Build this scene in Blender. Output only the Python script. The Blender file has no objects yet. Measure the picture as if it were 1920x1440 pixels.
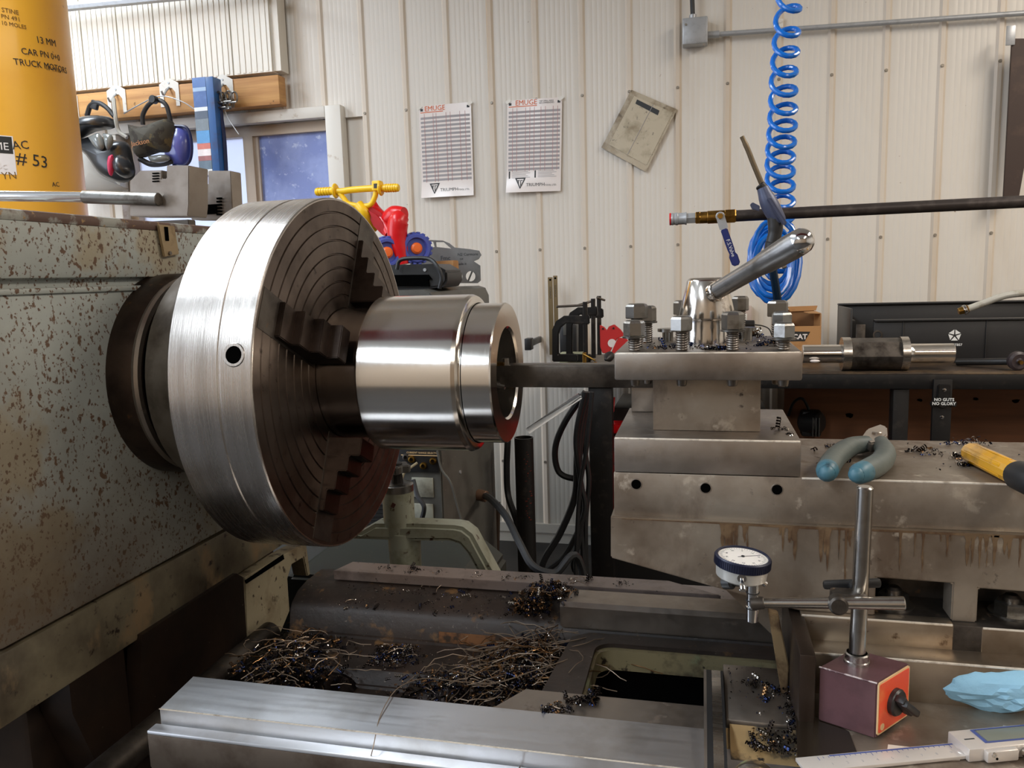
import bpy, bmesh, math, random
from mathutils import Vector, Matrix, noise as mnoise
random.seed(7)
C=bpy.context.scene.collection
R=math.radians
# ---------------------------------------------------------------- camera
FPX=1480.0; CZ=1.35
_d=Vector((320,10780,FPX)).normalized()
_l=Vector((-6160,-20.33,FPX)); _l=(_l-_l.dot(_d)*_d).normalized()
_y=_l.cross(_d)
if _y.z<0: _y=-_y
RM=Matrix((-_l,_y,-_d))                       # world = RM @ v  (v: x right, y down, z forward)
cam=bpy.data.cameras.new('camera'); co=bpy.data.objects.new('camera',cam); C.objects.link(co)
cam.sensor_width=36; cam.lens=FPX/1920*36; cam.clip_start=.02
_r=RM@Vector((1,0,0)); _u=RM@Vector((0,-1,0)); _b=RM@Vector((0,0,-1))
co.matrix_world=Matrix(((_r.x,_u.x,_b.x,0),(_r.y,_u.y,_b.y,0),(_r.z,_u.z,_b.z,CZ),(0,0,0,1)))
bpy.context.scene.camera=co
def U(px,py,X=None,Y=None,Z=None):
    "point of the place seen at a photo pixel, on a plane X=, Y= or Z= (measuring aid)"
    r=RM@Vector((px-960,py-720,FPX))
    t=X/r.x if X is not None else (Y/r.y if Y is not None else (Z-CZ)/r.z)
    return Vector((0,0,CZ))+t*r
# ---------------------------------------------------------------- world, lights, exposure
vs=bpy.context.scene.view_settings
vs.view_transform='Standard'; vs.look='None'; vs.gamma=1; vs.use_curve_mapping=False; vs.exposure=0.06
w=bpy.data.worlds.new('world'); bpy.context.scene.world=w; w.use_nodes=True
w.node_tree.nodes['Background'].inputs[0].default_value=(.62,.72,1,1); w.node_tree.nodes['Background'].inputs[1].default_value=1.5
def area(name,loc,rot,sx,sy,power,col):
    l=bpy.data.lights.new(name,'AREA'); l.shape='RECTANGLE'; l.size=sx; l.size_y=sy; l.energy=power; l.color=col
    o=bpy.data.objects.new(name,l); o.location=loc; o.rotation_euler=rot; C.objects.link(o); return o
COOL=(.80,.90,1.0); WARM=(1.0,.89,.76); DAY=(.84,.92,1.0)
FIX=[(-2.0,.75,3.42,2.0,COOL,52),(-3.3,2.7,3.42,1.3,COOL,34),(-2.0,-2.7,3.42,2.4,COOL,80),(2.4,1.6,3.42,2.2,WARM,70),(1.8,-2.2,3.42,2.2,WARM,60),(-4.6,.4,3.42,2.2,COOL,40)]
for i,(x,y,z,L,c,p) in enumerate(FIX): area('fixture_light',(x,y,z-.075),(0,0,0),.56,L,p*1.12,c)
area('door_daylight',(-5.85,-1.1,1.9),(0,R(-90),0),3.0,4.6,130,DAY)
# ---------------------------------------------------------------- materials
MAT={}
def mat(name,col,rough=.5,metal=0,layers=(),bump=0,bscale=60,bstretch=(1,1,1),aniso=0,rvar=0,spec=None,coat=0,trans=0,alpha=1,emit=None,ior=1.45,brad=0,bdir=None):
    """layers: (kind, scale, lo, hi, colour, stretch, roughness or None, metal or None, amount)"""
    if name in MAT: return MAT[name]
    m=bpy.data.materials.new(name); m.use_nodes=True; nt=m.node_tree; N=nt.nodes; L=nt.links
    p=N['Principled BSDF']; tc=N.new('ShaderNodeTexCoord')
    def inp(k,v):
        if k in p.inputs: p.inputs[k].default_value=v
    def rgba(c): return (c[0],c[1],c[2],1)
    def noise(scale,stretch=(1,1,1),detail=6,rough=.6,kind='noise',seed=0):
        mp=N.new('ShaderNodeMapping'); mp.inputs['Scale'].default_value=stretch; mp.inputs['Location'].default_value=(seed*3.1,seed*1.7,seed)
        L.new(tc.outputs['Object'],mp.inputs['Vector'])
        if kind=='voronoi':
            t=N.new('ShaderNodeTexVoronoi'); t.inputs['Scale'].default_value=scale; t.inputs['Randomness'].default_value=1
            wn=N.new('ShaderNodeTexNoise'); wn.inputs['Scale'].default_value=scale*1.6; L.new(mp.outputs[0],wn.inputs['Vector'])
            va=N.new('ShaderNodeVectorMath'); va.operation='MULTIPLY_ADD'; va.inputs[1].default_value=(.9/scale,)*3; L.new(wn.outputs['Color'],va.inputs[0]); L.new(mp.outputs[0],va.inputs[2]); L.new(va.outputs[0],t.inputs['Vector'])
            return t.outputs['Distance']
        t=N.new('ShaderNodeTexNoise'); t.inputs['Scale'].default_value=scale; t.inputs['Detail'].default_value=detail; t.inputs['Roughness'].default_value=rough
        L.new(mp.outputs[0],t.inputs['Vector']); return t.outputs['Fac']
    cs=None; rs=None; ms=None
    def ramp(src,lo,hi):
        r=N.new('ShaderNodeMapRange'); r.inputs['From Min'].default_value=lo; r.inputs['From Max'].default_value=hi; L.new(src,r.inputs['Value']); return r.outputs[0]
    base=N.new('ShaderNodeRGB'); base.outputs[0].default_value=rgba(col); cs=base.outputs[0]
    rv=N.new('ShaderNodeValue'); rv.outputs[0].default_value=rough; rs=rv.outputs[0]
    mv=N.new('ShaderNodeValue'); mv.outputs[0].default_value=metal; ms=mv.outputs[0]
    for i,ly in enumerate(layers):
        kind,scale,lo,hi,c2,st,r2,m2,amt=(list(ly)+[(1,1,1),None,None,1][len(ly)-5:])[:9]
        if kind[0]=='z' or kind[0]=='y':      # height mask on object z: lo,hi metres, broken up by noise
            sx=N.new('ShaderNodeSeparateXYZ'); L.new(tc.outputs['Object'],sx.inputs[0])
            nn=noise(scale,st,seed=i); ad=N.new('ShaderNodeMath'); ad.operation='MULTIPLY_ADD'; L.new(nn,ad.inputs[0]); ad.inputs[1].default_value=float(kind[1:] or .1); L.new(sx.outputs[2],ad.inputs[2])
            if kind[0]=='y':
                a2=N.new('ShaderNodeMath'); a2.operation='MULTIPLY_ADD'; L.new(sx.outputs[1],a2.inputs[0]); a2.inputs[1].default_value=.6; L.new(ad.outputs[0],a2.inputs[2]); ad=a2
            f=ramp(ad.outputs[0],lo,hi)
        else: f=ramp(noise(scale,st,kind=kind,seed=i+1),lo,hi)
        if amt!=1:
            mm=N.new('ShaderNodeMath'); mm.operation='MULTIPLY'; mm.inputs[1].default_value=amt; L.new(f,mm.inputs[0]); f=mm.outputs[0]
        mx=N.new('ShaderNodeMix'); mx.data_type='RGBA'; L.new(f,mx.inputs[0]); L.new(cs,mx.inputs[6]); mx.inputs[7].default_value=rgba(c2); cs=mx.outputs[2]
        for sv,val,nm in ((rs,r2,'r'),(ms,m2,'m')):
            if val is None: continue
            mf=N.new('ShaderNodeMix'); mf.data_type='FLOAT'; L.new(f,mf.inputs[0]); L.new(sv,mf.inputs[2]); mf.inputs[3].default_value=val
            if nm=='r': rs=mf.outputs[0]
            else: ms=mf.outputs[0]
    if rvar:
        a=N.new('ShaderNodeMath'); a.operation='MULTIPLY_ADD'; L.new(ramp(noise(bscale*.5,bstretch,seed=9),.3,.7),a.inputs[0]); a.inputs[1].default_value=rvar; L.new(rs,a.inputs[2]); rs=a.outputs[0]
    L.new(cs,p.inputs['Base Color']); L.new(rs,p.inputs['Roughness']); L.new(ms,p.inputs['Metallic'])
    if bump:
        b=N.new('ShaderNodeBump'); b.inputs['Strength'].default_value=bump; b.inputs['Distance'].default_value=.002
        L.new(noise(bscale,bstretch,seed=5),b.inputs['Height']); L.new(b.outputs[0],p.inputs['Normal'])
    if aniso:
        inp('Anisotropic',abs(aniso)); tg=N.new('ShaderNodeTangent'); tg.direction_type='RADIAL'; tg.axis='X'; L.new(tg.outputs[0],p.inputs['Tangent']); inp('Anisotropic Rotation',0.0 if aniso>0 else .25)
    if spec is not None: inp('Specular IOR Level',spec)
    if coat: inp('Coat Weight',coat); inp('Coat Roughness',.15)
    if trans: inp('Transmission Weight',trans); inp('IOR',ior)
    if alpha<1: inp('Alpha',alpha)
    if emit: inp('Emission Color',rgba(emit[0])); inp('Emission Strength',emit[1])
    MAT[name]=m; return m
def S(r,g,b):   # sRGB 0-255 -> linear
    f=lambda v:(v/255/12.92 if v/255<=.04045 else ((v/255+.055)/1.055)**2.4)
    return (f(r),f(g),f(b))
BLK=(.012,.012,.013)
brown=S(70,48,32)
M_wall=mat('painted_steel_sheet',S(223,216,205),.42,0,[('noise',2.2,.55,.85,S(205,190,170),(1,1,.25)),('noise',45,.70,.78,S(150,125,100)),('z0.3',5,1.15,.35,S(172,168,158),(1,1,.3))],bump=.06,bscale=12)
M_rib=mat('painted_steel_rib',S(220,208,192),.42,0,[('noise',3,.5,.8,S(196,172,142),(1,1,.12))])
M_screw=mat('dull_screw',S(150,142,130),.45,.6)
M_floor=mat('oily_concrete',S(46,42,39),.6,0,[('noise',3,.4,.7,S(24,22,21))],bump=.3,bscale=20)
M_ceil=mat('white_ceiling_sheet',S(222,222,218),.6)
M_white=mat('white_paint',S(225,220,210),.45,0,[('noise',14,.62,.75,S(180,160,135))])
M_wood=mat('pine_board',S(205,155,95),.6,0,[('noise',5,.4,.75,S(160,105,55),(.25,1,6)),('noise',18,.66,.74,S(90,60,35))],bump=.15,bscale=30,bstretch=(.2,1,5))
M_galv=mat('galvanised_steel',S(176,178,180),.38,.35,[('noise',40,.5,.8,S(156,156,156))])
M_steel=mat('machined_steel',S(196,192,186),.22,1,[('noise',12,.5,.75,S(150,140,128))],rvar=.10,bscale=300,bstretch=(.05,1,1))
M_chuckod=mat('turned_steel',S(202,196,190),.22,1,[('noise',30,.5,.8,S(165,158,150),(1,.05,.05))],bump=.10,bscale=900,bstretch=(1,.02,.02),rvar=.08,aniso=.3)
M_chuckface=mat('worn_chuck_face',S(112,101,93),.33,1,[('noise',10,.45,.7,S(70,60,54)),('noise',60,.62,.75,S(45,38,34))],rvar=.12,bscale=80)
M_work=mat('polished_turned_steel',S(226,222,216),.13,1,bump=.02,bscale=1400,bstretch=(1,.02,.02),rvar=.04)
M_workdull=mat('turned_flange_steel',S(170,162,155),.2,1,bump=.08,bscale=1200,bstretch=(1,.02,.02))
M_darksteel=mat('dark_oily_steel',S(92,86,80),.42,.8,[('noise',16,.45,.7,S(40,34,30)),('noise',80,.64,.74,S(110,85,62),(1,1,1),.7,.2)],bump=.15,bscale=90)
M_blacksteel=mat('black_steel',S(40,38,37),.45,.6,[('noise',25,.55,.75,S(66,60,55))],bump=.1,bscale=120)
M_plate=mat('ground_steel_plate',S(158,149,140),.34,.9,[('noise',9,.45,.8,S(120,108,97)),('noise',38,.66,.76,S(84,66,50),(1,1,1),.6,.3)],bump=.05,bscale=150,rvar=.12)
M_platestain=mat('oil_stained_steel',S(158,147,133),.38,.65,[('noise',6,.42,.66,S(116,101,86)),('noise',15,.53,.66,S(88,70,54),(1,1,.6),.6,.2,.8),('noise',34,.60,.68,S(176,164,148)),('noise',60,.66,.74,S(58,42,30),(1,1,1),.6,.1)],bump=.06,bscale=120,rvar=.12)
M_hs=mat('chipped_grey_green_paint',S(158,162,156),.5,0,[('noise',3,.45,.8,S(136,142,138)),('noise',7,.52,.62,S(150,138,112),(1,1,1),.7,None,.8),('noise',75,.60,.63,S(98,74,56),(1,1,.8),.7),('voronoi',75,.22,.15,S(90,68,50),(1,1,.8),.7),('voronoi',130,.20,.14,S(100,76,58),(1,1,.8),.7),('noise',150,.60,.63,S(88,66,50),(1,1,.7),.7),('y0.5',5,1.43,1.08,S(84,68,50),(1,1,1),.7,None,.85)],bump=.2,bscale=40)
M_hstop=mat('worn_edge_paint',S(150,150,142),.5,0,[('noise',14,.44,.50,S(92,70,60),(1,1,1),.6),('noise',70,.6,.64,S(150,120,80))],bump=.2,bscale=50)
M_hslow=mat('grimy_grey_green_paint',S(112,104,84),.5,0,[('noise',5,.38,.62,S(48,38,29)),('noise',12,.56,.66,S(128,108,80),(1,1,.6),.7),('noise',60,.60,.68,S(40,30,24))],bump=.25,bscale=40)
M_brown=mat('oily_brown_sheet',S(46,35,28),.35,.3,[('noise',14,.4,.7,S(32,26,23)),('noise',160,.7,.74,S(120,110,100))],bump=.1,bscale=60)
M_cast=mat('oily_casting',S(60,49,43),.48,.0,[('noise',8,.4,.65,S(34,29,27)),('noise',26,.60,.68,S(112,84,54),(1,1,1),.6),('noise',140,.66,.72,S(120,110,98))],bump=.45,bscale=45)
M_castrust=mat('peeling_casting_paint',S(92,80,60),.55,0,[('noise',14,.42,.6,S(34,28,24)),('noise',22,.56,.62,S(150,104,64)),('noise',30,.62,.66,S(120,128,100))],bump=.4,bscale=40)
M_pinkrail=mat('worn_guideway',S(140,126,120),.4,.35,[('noise',18,.5,.75,S(92,80,74)),('noise',90,.63,.7,S(50,42,40))],bump=.05,bscale=100)
M_way=mat('ground_guideway',S(222,222,224),.36,1,[('noise',5,.5,.72,S(170,164,156)),('noise',120,.72,.76,S(110,100,92))],rvar=.08,bscale=300,bstretch=(.04,1,1),aniso=.85)
M_wayside=mat('guideway_side',S(120,108,96),.42,.8,[('noise',20,.45,.7,S(86,72,60))],bump=.06,bscale=120)
M_blackhole=mat('black_void',(.002,.002,.002),1,spec=0)
M_rubber=mat('black_rubber',S(28,28,29),.5)
M_blackplastic=mat('black_plastic',S(38,37,37),.4,0,[('noise',30,.55,.75,S(44,43,42))])
M_yellow=mat('yellow_paint',S(240,172,40),.4,0,[('noise',2.5,.5,.8,S(226,152,30)),('noise',28,.70,.75,S(130,84,30))],coat=.2)
M_ink=mat('black_marker',(.02,.018,.015),.6)
M_toyyellow=mat('yellow_toy_plastic',S(250,200,30),.35)
M_red=mat('red_plastic',S(216,20,26),.3)
M_toyblue=mat('blue_toy_tyre',S(72,84,165),.5)
M_orange=mat('orange_plastic',S(245,110,40),.4)
M_grey=mat('grey_machine_paint',S(86,84,78),.45,0,[('noise',8,.45,.75,S(62,59,54)),('noise',80,.68,.72,S(150,145,135))],bump=.1,bscale=80)
M_oilgreen=mat('pale_green_paint',S(148,150,134),.5,0,[('noise',16,.5,.68,S(112,112,90)),('noise',44,.62,.68,S(72,52,36))],bump=.2,bscale=50)
M_hose=mat('blue_hose_plastic',S(18,110,205),.22,0,coat=.5)
M_pipe=mat('black_iron_pipe',S(62,55,52),.45,.5,[('noise',40,.5,.7,S(84,76,72))],bump=.1,bscale=100)
M_brass=mat('brass',S(176,136,66),.3,1,[('noise',40,.5,.7,S(120,88,46))])
M_chrome=mat('chrome',S(215,215,215),.12,1)
M_cone=mat('worn_chrome_hub',S(214,208,200),.12,1,[('noise',26,.60,.72,S(120,92,62),(1,1,1),.5,.6)],rvar=.06,bscale=60)
M_handle=mat('grey_steel_lever',S(138,136,134),.3,.9,[('noise',30,.5,.75,S(108,105,102),(1,1,1))],bump=.05,bscale=200)
M_navy=mat('navy_rubber',S(28,42,110),.4)
M_gun=mat('grey_blue_gun_body',S(74,80,104),.4,.2)
M_bolt=mat('worn_bolt_steel',S(142,140,136),.3,.95,[('noise',40,.5,.7,S(98,92,84))],bump=.08,bscale=200)
M_thread=mat('bolt_thread_steel',S(120,114,108),.33,.95)
M_paper=mat('laminated_paper',S(236,226,220),.3,0,[('noise',6,.55,.8,S(226,214,204))],coat=.3)
M_ptext=mat('grey_print',S(164,160,162),.6); M_ptextd=mat('dark_print',S(50,52,54),.6); M_porange=mat('orange_print',S(226,110,50),.6)
M_dirty=mat('grimy_plastic_sleeve',S(190,178,156),.18,0,[('noise',9,.45,.6,S(140,124,100)),('noise',26,.6,.7,S(96,84,68))],bump=1.0,bscale=18,coat=.9)
M_card=mat('brown_cardboard',S(182,134,84),.75,0,[('noise',20,.55,.8,S(150,104,60))])
M_cardin=mat('cardboard_inside',S(128,92,58),.8)
M_whitepl=mat('white_marking',S(232,232,228),.5)
M_bench=mat('dark_bench_top',S(70,58,48),.45,.2,[('noise',6,.45,.7,S(104,84,60)),('noise',30,.5,.7,S(40,34,30))],bump=.15,bscale=40)
M_ply=mat('brown_plywood',S(134,84,50),.6,0,[('noise',6,.4,.8,S(104,64,38),(.3,1,4))])
M_redtool=mat('red_magnet_paint',S(196,42,40),.45,0,[('noise',40,.66,.72,S(120,30,28))])
M_ruler=mat('brass_toned_rule',S(150,130,96),.35,.7)
M_maroon=mat('maroon_hammered_enamel',S(94,64,68),.38,0,[('noise',40,.5,.8,S(78,52,56))],bump=.12,bscale=120,coat=.15)
M_redlabel=mat('orange_red_label',S(232,84,50),.4,0,[('noise',30,.5,.72,S(238,150,90))])
M_labeledge=mat('label_edge',S(226,190,140),.45)
M_rag=mat('light_blue_paper_towel',S(150,198,224),.8,0,[('noise',14,.5,.8,S(120,174,206))],bump=1,bscale=40)
M_cal=mat('satin_caliper_steel',S(214,206,198),.32,.4)
M_plier=mat('worn_grey_teal_grip',S(88,96,92),.55,0,[('noise',30,.5,.7,S(74,84,82))],bump=.2,bscale=90)
M_pliertip=mat('blue_grip_tip',S(66,108,122),.45,0,[('noise',60,.55,.7,S(36,58,70))])
M_pliersteel=mat('plier_head_steel',S(172,162,152),.35,.8)
M_amber=mat('amber_screwdriver_plastic',S(222,160,20),.12,0,[('noise',14,.56,.72,S(90,66,20),(1,1,1))],coat=.6)
M_chipblue=mat('blued_chips',S(40,50,84),.22,.95); M_chipdark=mat('dark_chips',S(46,40,38),.25,.95); M_chipgold=mat('straw_coloured_chips',S(148,112,76),.28,.9); M_chipbright=mat('bright_chips',S(190,184,176),.18,1)
M_strand=mat('stringy_swarf',S(150,132,114),.4,.5)
M_glassclear=mat('clear_tube',(.95,.95,.95),.05,0,trans=.9,ior=1.3)
M_maskblack=mat('black_mask_shell',S(40,42,46),.3,0,coat=.4)
M_maskgrey=mat('grey_mask_lens',S(120,124,122),.15,0,coat=.5)
M_camo=mat('camouflage_cloth',S(70,66,56),.8,0,[('noise',16,.5,.54,S(48,42,34)),('noise',13,.58,.62,S(98,86,56))],bump=.2,bscale=80)
M_violet=mat('violet_blue_visor',S(84,92,170),.25,0,coat=.5)
M_pink=mat('pink_plastic',S(200,50,90),.4)
M_bluebox=mat('blue_printed_carton',S(36,88,160),.4,0,[('z0.09',7,2.19,2.15,S(232,236,240),(1,1,1)),('z0.09',9,2.13,2.10,S(60,70,84)),('z0.07',7,2.04,2.02,S(70,160,215)),('z0.08',8,1.985,1.965,S(210,105,80)),('z0.08',9,1.93,1.91,S(235,225,220)),('z0.07',8,1.87,1.85,S(50,76,92))],coat=.3)
M_film=mat('blue_window_film',S(140,156,212),.35,0,[('noise',7,.45,.65,S(166,182,230)),('noise',30,.60,.68,S(206,216,245))],emit=None,trans=.25)
M_frame=mat('tan_window_frame',S(186,168,148),.45)
M_darkrust=mat('dark_rusty_steel',S(64,50,44),.5,.3,[('noise',9,.5,.7,S(84,66,56)),('noise',6,.68,.72,S(150,110,80))],bump=.1,bscale=60)
M_leaf=mat('foliage',S(46,66,40),.7)
M_sleeve=mat('flange_ring_rust',S(66,54,46),.4,.75,[('noise',20,.45,.7,S(44,34,29)),('noise',70,.62,.7,S(92,66,46))],bump=.2,bscale=80)
M_ledge=mat('bright_ground_edge',S(176,164,148),.3,.9,[('noise',9,.45,.75,S(134,118,100)),('noise',50,.64,.74,S(80,60,44))],rvar=.1,bscale=120)
M_edge=mat('pale_edge_highlight',S(240,230,214),.3,.3,[('noise',60,.5,.7,S(170,154,136))])  # pale tone paints in the light caught along worn edges
M_upper=mat('upper_sheet',S(232,226,214),.45,0,[('noise',2.2,.55,.85,S(210,198,182),(1,1,.25))])
M_tanwall=mat('tan_far_wall',S(170,150,128),.6)
M_cream=mat('cream_bracket_paint',S(148,138,114),.5,0,[('noise',9,.5,.68,S(112,98,76)),('noise',60,.60,.66,S(60,48,38)),('noise',22,.62,.70,S(84,72,56))],bump=.25,bscale=40)
M_adapt=mat('turned_adapter_steel',S(150,142,134),.3,1,[('noise',12,.45,.7,S(96,86,78))],rvar=.1,bscale=60)
M_post=mat('brushed_post_steel',S(186,182,176),.24,1,[('noise',60,.5,.8,S(150,142,132))])
# ---------------------------------------------------------------- mesh builder
I4=Matrix.Identity(4)
def AX(p,d,up=None):
    "matrix whose local Z runs along d from p"
    z=Vector(d).normalized(); a=Vector(up) if up else (Vector((0,0,1)) if abs(z.z)<.95 else Vector((0,1,0)))
    x=a.cross(z).normalized(); y=z.cross(x)
    return Matrix(((x.x,y.x,z.x,p[0]),(x.y,y.y,z.y,p[1]),(x.z,y.z,z.z,p[2]),(0,0,0,1)))
def T(x,y,z): return Matrix.Translation((x,y,z))
def RX(a): return Matrix.Rotation(R(a),4,'X')
def RY(a): return Matrix.Rotation(R(a),4,'Y')
def RZ(a): return Matrix.Rotation(R(a),4,'Z')
class B:
    def __init__(s): s.v=[]; s.f=[]; s.m=[]; s.k=0
    def mi(s,k): s.k=k; return s
    def add(s,vs,fs,M=None):
        n=len(s.v); s.v+= [tuple(M@Vector(v)) for v in vs] if M else [tuple(v) for v in vs]
        s.f+=[tuple(i+n for i in f) for f in fs]; s.m+=[s.k]*len(fs); return s
    def _bm(s,bm,M=None):
        bm.verts.index_update(); s.add([v.co.copy() for v in bm.verts],[[v.index for v in f.verts] for f in bm.faces],M); bm.free(); return s
    def box(s,x0,x1,y0,y1,z0,z1,b=0,M=None,seg=2):
        if b:
            bm=bmesh.new(); bmesh.ops.create_cube(bm,size=1)
            for v in bm.verts: v.co=Vector((x0+(v.co.x+.5)*(x1-x0),y0+(v.co.y+.5)*(y1-y0),z0+(v.co.z+.5)*(z1-z0)))
            b=min(b,.45*min(abs(x1-x0),abs(y1-y0),abs(z1-z0)))
            bmesh.ops.bevel(bm,geom=bm.edges[:],offset=b,segments=seg,affect='EDGES',profile=.5); return s._bm(bm,M)
        return s.add([(x0,y0,z0),(x1,y0,z0),(x1,y1,z0),(x0,y1,z0),(x0,y0,z1),(x1,y0,z1),(x1,y1,z1),(x0,y1,z1)],
                     [(0,3,2,1),(4,5,6,7),(0,1,5,4),(1,2,6,5),(2,3,7,6),(3,0,4,7)],M)
    def rev(s,prof,M=None,seg=32,a0=0,a1=360,ph=0):
        "prof [(z,r)] revolved about local Z"
        full=abs(a1-a0)>=360; n=seg if full else seg+1; vs=[]; idx=[]
        for z,r in prof:
            if r<=1e-7: idx.append([len(vs)]*n); vs.append((0,0,z))
            else:
                idx.append(list(range(len(vs),len(vs)+n)))
                for i in range(n):
                    a=R(a0+(a1-a0)*i/seg+ph); vs.append((r*math.cos(a),r*math.sin(a),z))
        fs=[]
        for j in range(len(prof)-1):
            for i in range(seg):
                k=(i+1)%n if full else i+1
                q=[idx[j][i],idx[j][k],idx[j+1][k],idx[j+1][i]]; q2=[]
                for t in q:
                    if t not in q2: q2.append(t)
                if len(q2)>2: fs.append(q2)
        return s.add(vs,fs,M)
    def cyl(s,p0,p1,r,r1=None,seg=20,b=0,ph=0):
        p0=Vector(p0); p1=Vector(p1); L=(p1-p0).length; r1=r if r1 is None else r1
        pr=[(0,0),(0,r-b),(b,r),(L-b,r1),(L,r1-b),(L,0)] if b else [(0,0),(0,r),(L,r1),(L,0)]
        return s.rev(pr,AX(p0,p1-p0),seg,ph=ph)
    def ball(s,c,r,seg=16,M=None,sc=(1,1,1)):
        n=seg//2; pr=[(-r*math.cos(math.pi*i/n),r*math.sin(math.pi*i/n)) for i in range(n+1)]; pr[0]=(-r,0); pr[-1]=(r,0)
        return s.rev(pr,(M or I4)@T(*c)@Matrix.Diagonal((*sc,1)),seg)
    def tube(s,path,r,seg=8,cap=True,closed=False):
        P=[Vector(p) for p in path]; n=len(P); rr=r if isinstance(r,(list,tuple)) else [r]*n
        t=(P[1]-P[0]).normalized(); a=Vector((0,0,1)) if abs(t.z)<.9 else Vector((1,0,0)); u=a.cross(t).normalized(); vs=[]; fs=[]
        for i in range(n):
            tt=(P[min(i+1,n-1)]-P[max(i-1,0)])
            if tt.length<1e-9: tt=t
            t=tt.normalized(); u=(u-u.dot(t)*t)
            if u.length<1e-6: u=t.orthogonal()
            u.normalize(); v=t.cross(u)
            for k in range(seg):
                an=2*math.pi*k/seg; vs.append(P[i]+rr[i]*(math.cos(an)*u+math.sin(an)*v))
        for i in range(n-1):
            for k in range(seg): fs.append((i*seg+k,i*seg+(k+1)%seg,(i+1)*seg+(k+1)%seg,(i+1)*seg+k))
        if cap: fs.append(tuple(range(seg-1,-1,-1))); fs.append(tuple((n-1)*seg+k for k in range(seg)))
        return s.add(vs,fs)
    def prism(s,pts,h,M=None,holes=(),b=0):
        bm=bmesh.new()
        if not holes and not b:
            n=len(pts); bm.free()
            return s.add([(x,y,0) for x,y in pts]+[(x,y,h) for x,y in pts],[tuple(range(n-1,-1,-1)),tuple(range(n,2*n))]+[(i,(i+1)%n,n+(i+1)%n,n+i) for i in range(n)],M)
        es=[]; loops=[pts]+list(holes)
        for lp in loops:
            vv=[bm.verts.new((x,y,0)) for x,y in lp]
            for i in range(len(vv)): es.append(bm.edges.new((vv[i],vv[(i+1)%len(vv)])))
        if holes:
            bmesh.ops.triangle_fill(bm,use_beauty=True,use_dissolve=False,edges=es)
        else: bm.faces.new(bm.verts[:])
        ex=bmesh.ops.extrude_face_region(bm,geom=bm.faces[:])
        for v in [g for g in ex['geom'] if isinstance(g,bmesh.types.BMVert)]: v.co.z+=h
        bmesh.ops.recalc_face_normals(bm,faces=bm.faces[:])
        if b:
            eds=[e for e in bm.edges if len(e.link_faces)==2 and e.calc_face_angle(0)>R(50)]
            bmesh.ops.bevel(bm,geom=eds,offset=b,segments=2,affect='EDGES')
        return s._bm(bm,M)
    def extrude_x(s,yz,x0,x1,b=0):
        "profile of (y,z) swept along world X"
        return s.prism(yz,x1-x0,Matrix(((0,0,1,x0),(1,0,0,0),(0,1,0,0),(0,0,0,1))),b=b)
    def text(s,txt,size,M,ext=.0004,align='LEFT',bold=0):
        c=bpy.data.curves.new('t','FONT'); c.body=txt; c.size=size; c.extrude=ext; c.align_x=align; c.offset=bold; c.resolution_u=2
        o=bpy.data.objects.new('t',c); C.objects.link(o); dg=bpy.context.evaluated_depsgraph_get(); dg.update()
        me=bpy.data.meshes.new_from_object(o.evaluated_get(dg)); s.add([v.co.copy() for v in me.vertices],[list(p.vertices) for p in me.polygons],M)
        bpy.data.objects.remove(o); bpy.data.curves.remove(c); bpy.data.meshes.remove(me); return s
    def xf(s,M): s.v=[tuple(M@Vector(v)) for v in s.v]; return s
    def mesh(s,name,mats,org=Vector((0,0,0)),sharp=35):
        me=bpy.data.meshes.new(name); me.from_pydata([tuple(Vector(v)-org) for v in s.v],[],s.f)
        for m in (mats if isinstance(mats,(list,tuple)) else [mats]): me.materials.append(m)
        if any(s.m): me.polygons.foreach_set('material_index',s.m)
        bm=bmesh.new(); bm.from_mesh(me); bmesh.ops.recalc_face_normals(bm,faces=bm.faces[:]); bm.to_mesh(me); bm.free()
        me.polygons.foreach_set('use_smooth',[True]*len(me.polygons)); me.set_sharp_from_angle(angle=R(sharp)); me.update(); return me
def tag(o,label=None,cat=None,group=None,kind=None):
    for k,v in (('label',label),('category',cat),('group',group),('kind',kind)):
        if v: o[k]=v
    return o
def wloc(p):
    l=Vector((0,0,0))
    while p: l+=p.location; p=p.parent
    return l
def thing(name,label,cat,loc,group=None):
    o=bpy.data.objects.new(name,None); o.empty_display_size=.05; C.objects.link(o); o.location=loc; return tag(o,label,cat,group)
def part(name,b,mats,parent,label=None,kind=None,sharp=35):
    o=bpy.data.objects.new(name,b.mesh(name,mats,wloc(parent),sharp)); C.objects.link(o); o.parent=parent; return tag(o,label,kind=kind)
def solo(name,b,mats,label=None,cat=None,group=None,kind=None,loc=None,sharp=35):
    if loc is None:
        xs=[v[0] for v in b.v]; ys=[v[1] for v in b.v]; zs=[v[2] for v in b.v]; loc=((min(xs)+max(xs))/2,(min(ys)+max(ys))/2,min(zs))
    loc=Vector(loc); o=bpy.data.objects.new(name,b.mesh(name,mats,loc,sharp)); o.location=loc; C.objects.link(o); return tag(o,label,cat,group,kind)
def copy_tree(o,parent=None):
    c=o.copy(); C.objects.link(c); c.parent=parent
    for ch in [x for x in bpy.data.objects if x.parent==o]: copy_tree(ch,c)
    return c
def arc(cx,cy,r,a0,a1,n=8): return [(cx+r*math.cos(R(a0+(a1-a0)*i/n)),cy+r*math.sin(R(a0+(a1-a0)*i/n))) for i in range(n+1)]
def circ(cx,cy,r,n=20): return [(cx+r*math.cos(2*math.pi*i/n),cy+r*math.sin(2*math.pi*i/n)) for i in range(n)]
def rrect(x0,x1,y0,y1,r,n=4): return arc(x1-r,y1-r,r,0,90,n)+arc(x0+r,y1-r,r,90,180,n)+arc(x0+r,y0+r,r,180,270,n)+arc(x1-r,y0+r,r,270,360,n)
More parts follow.
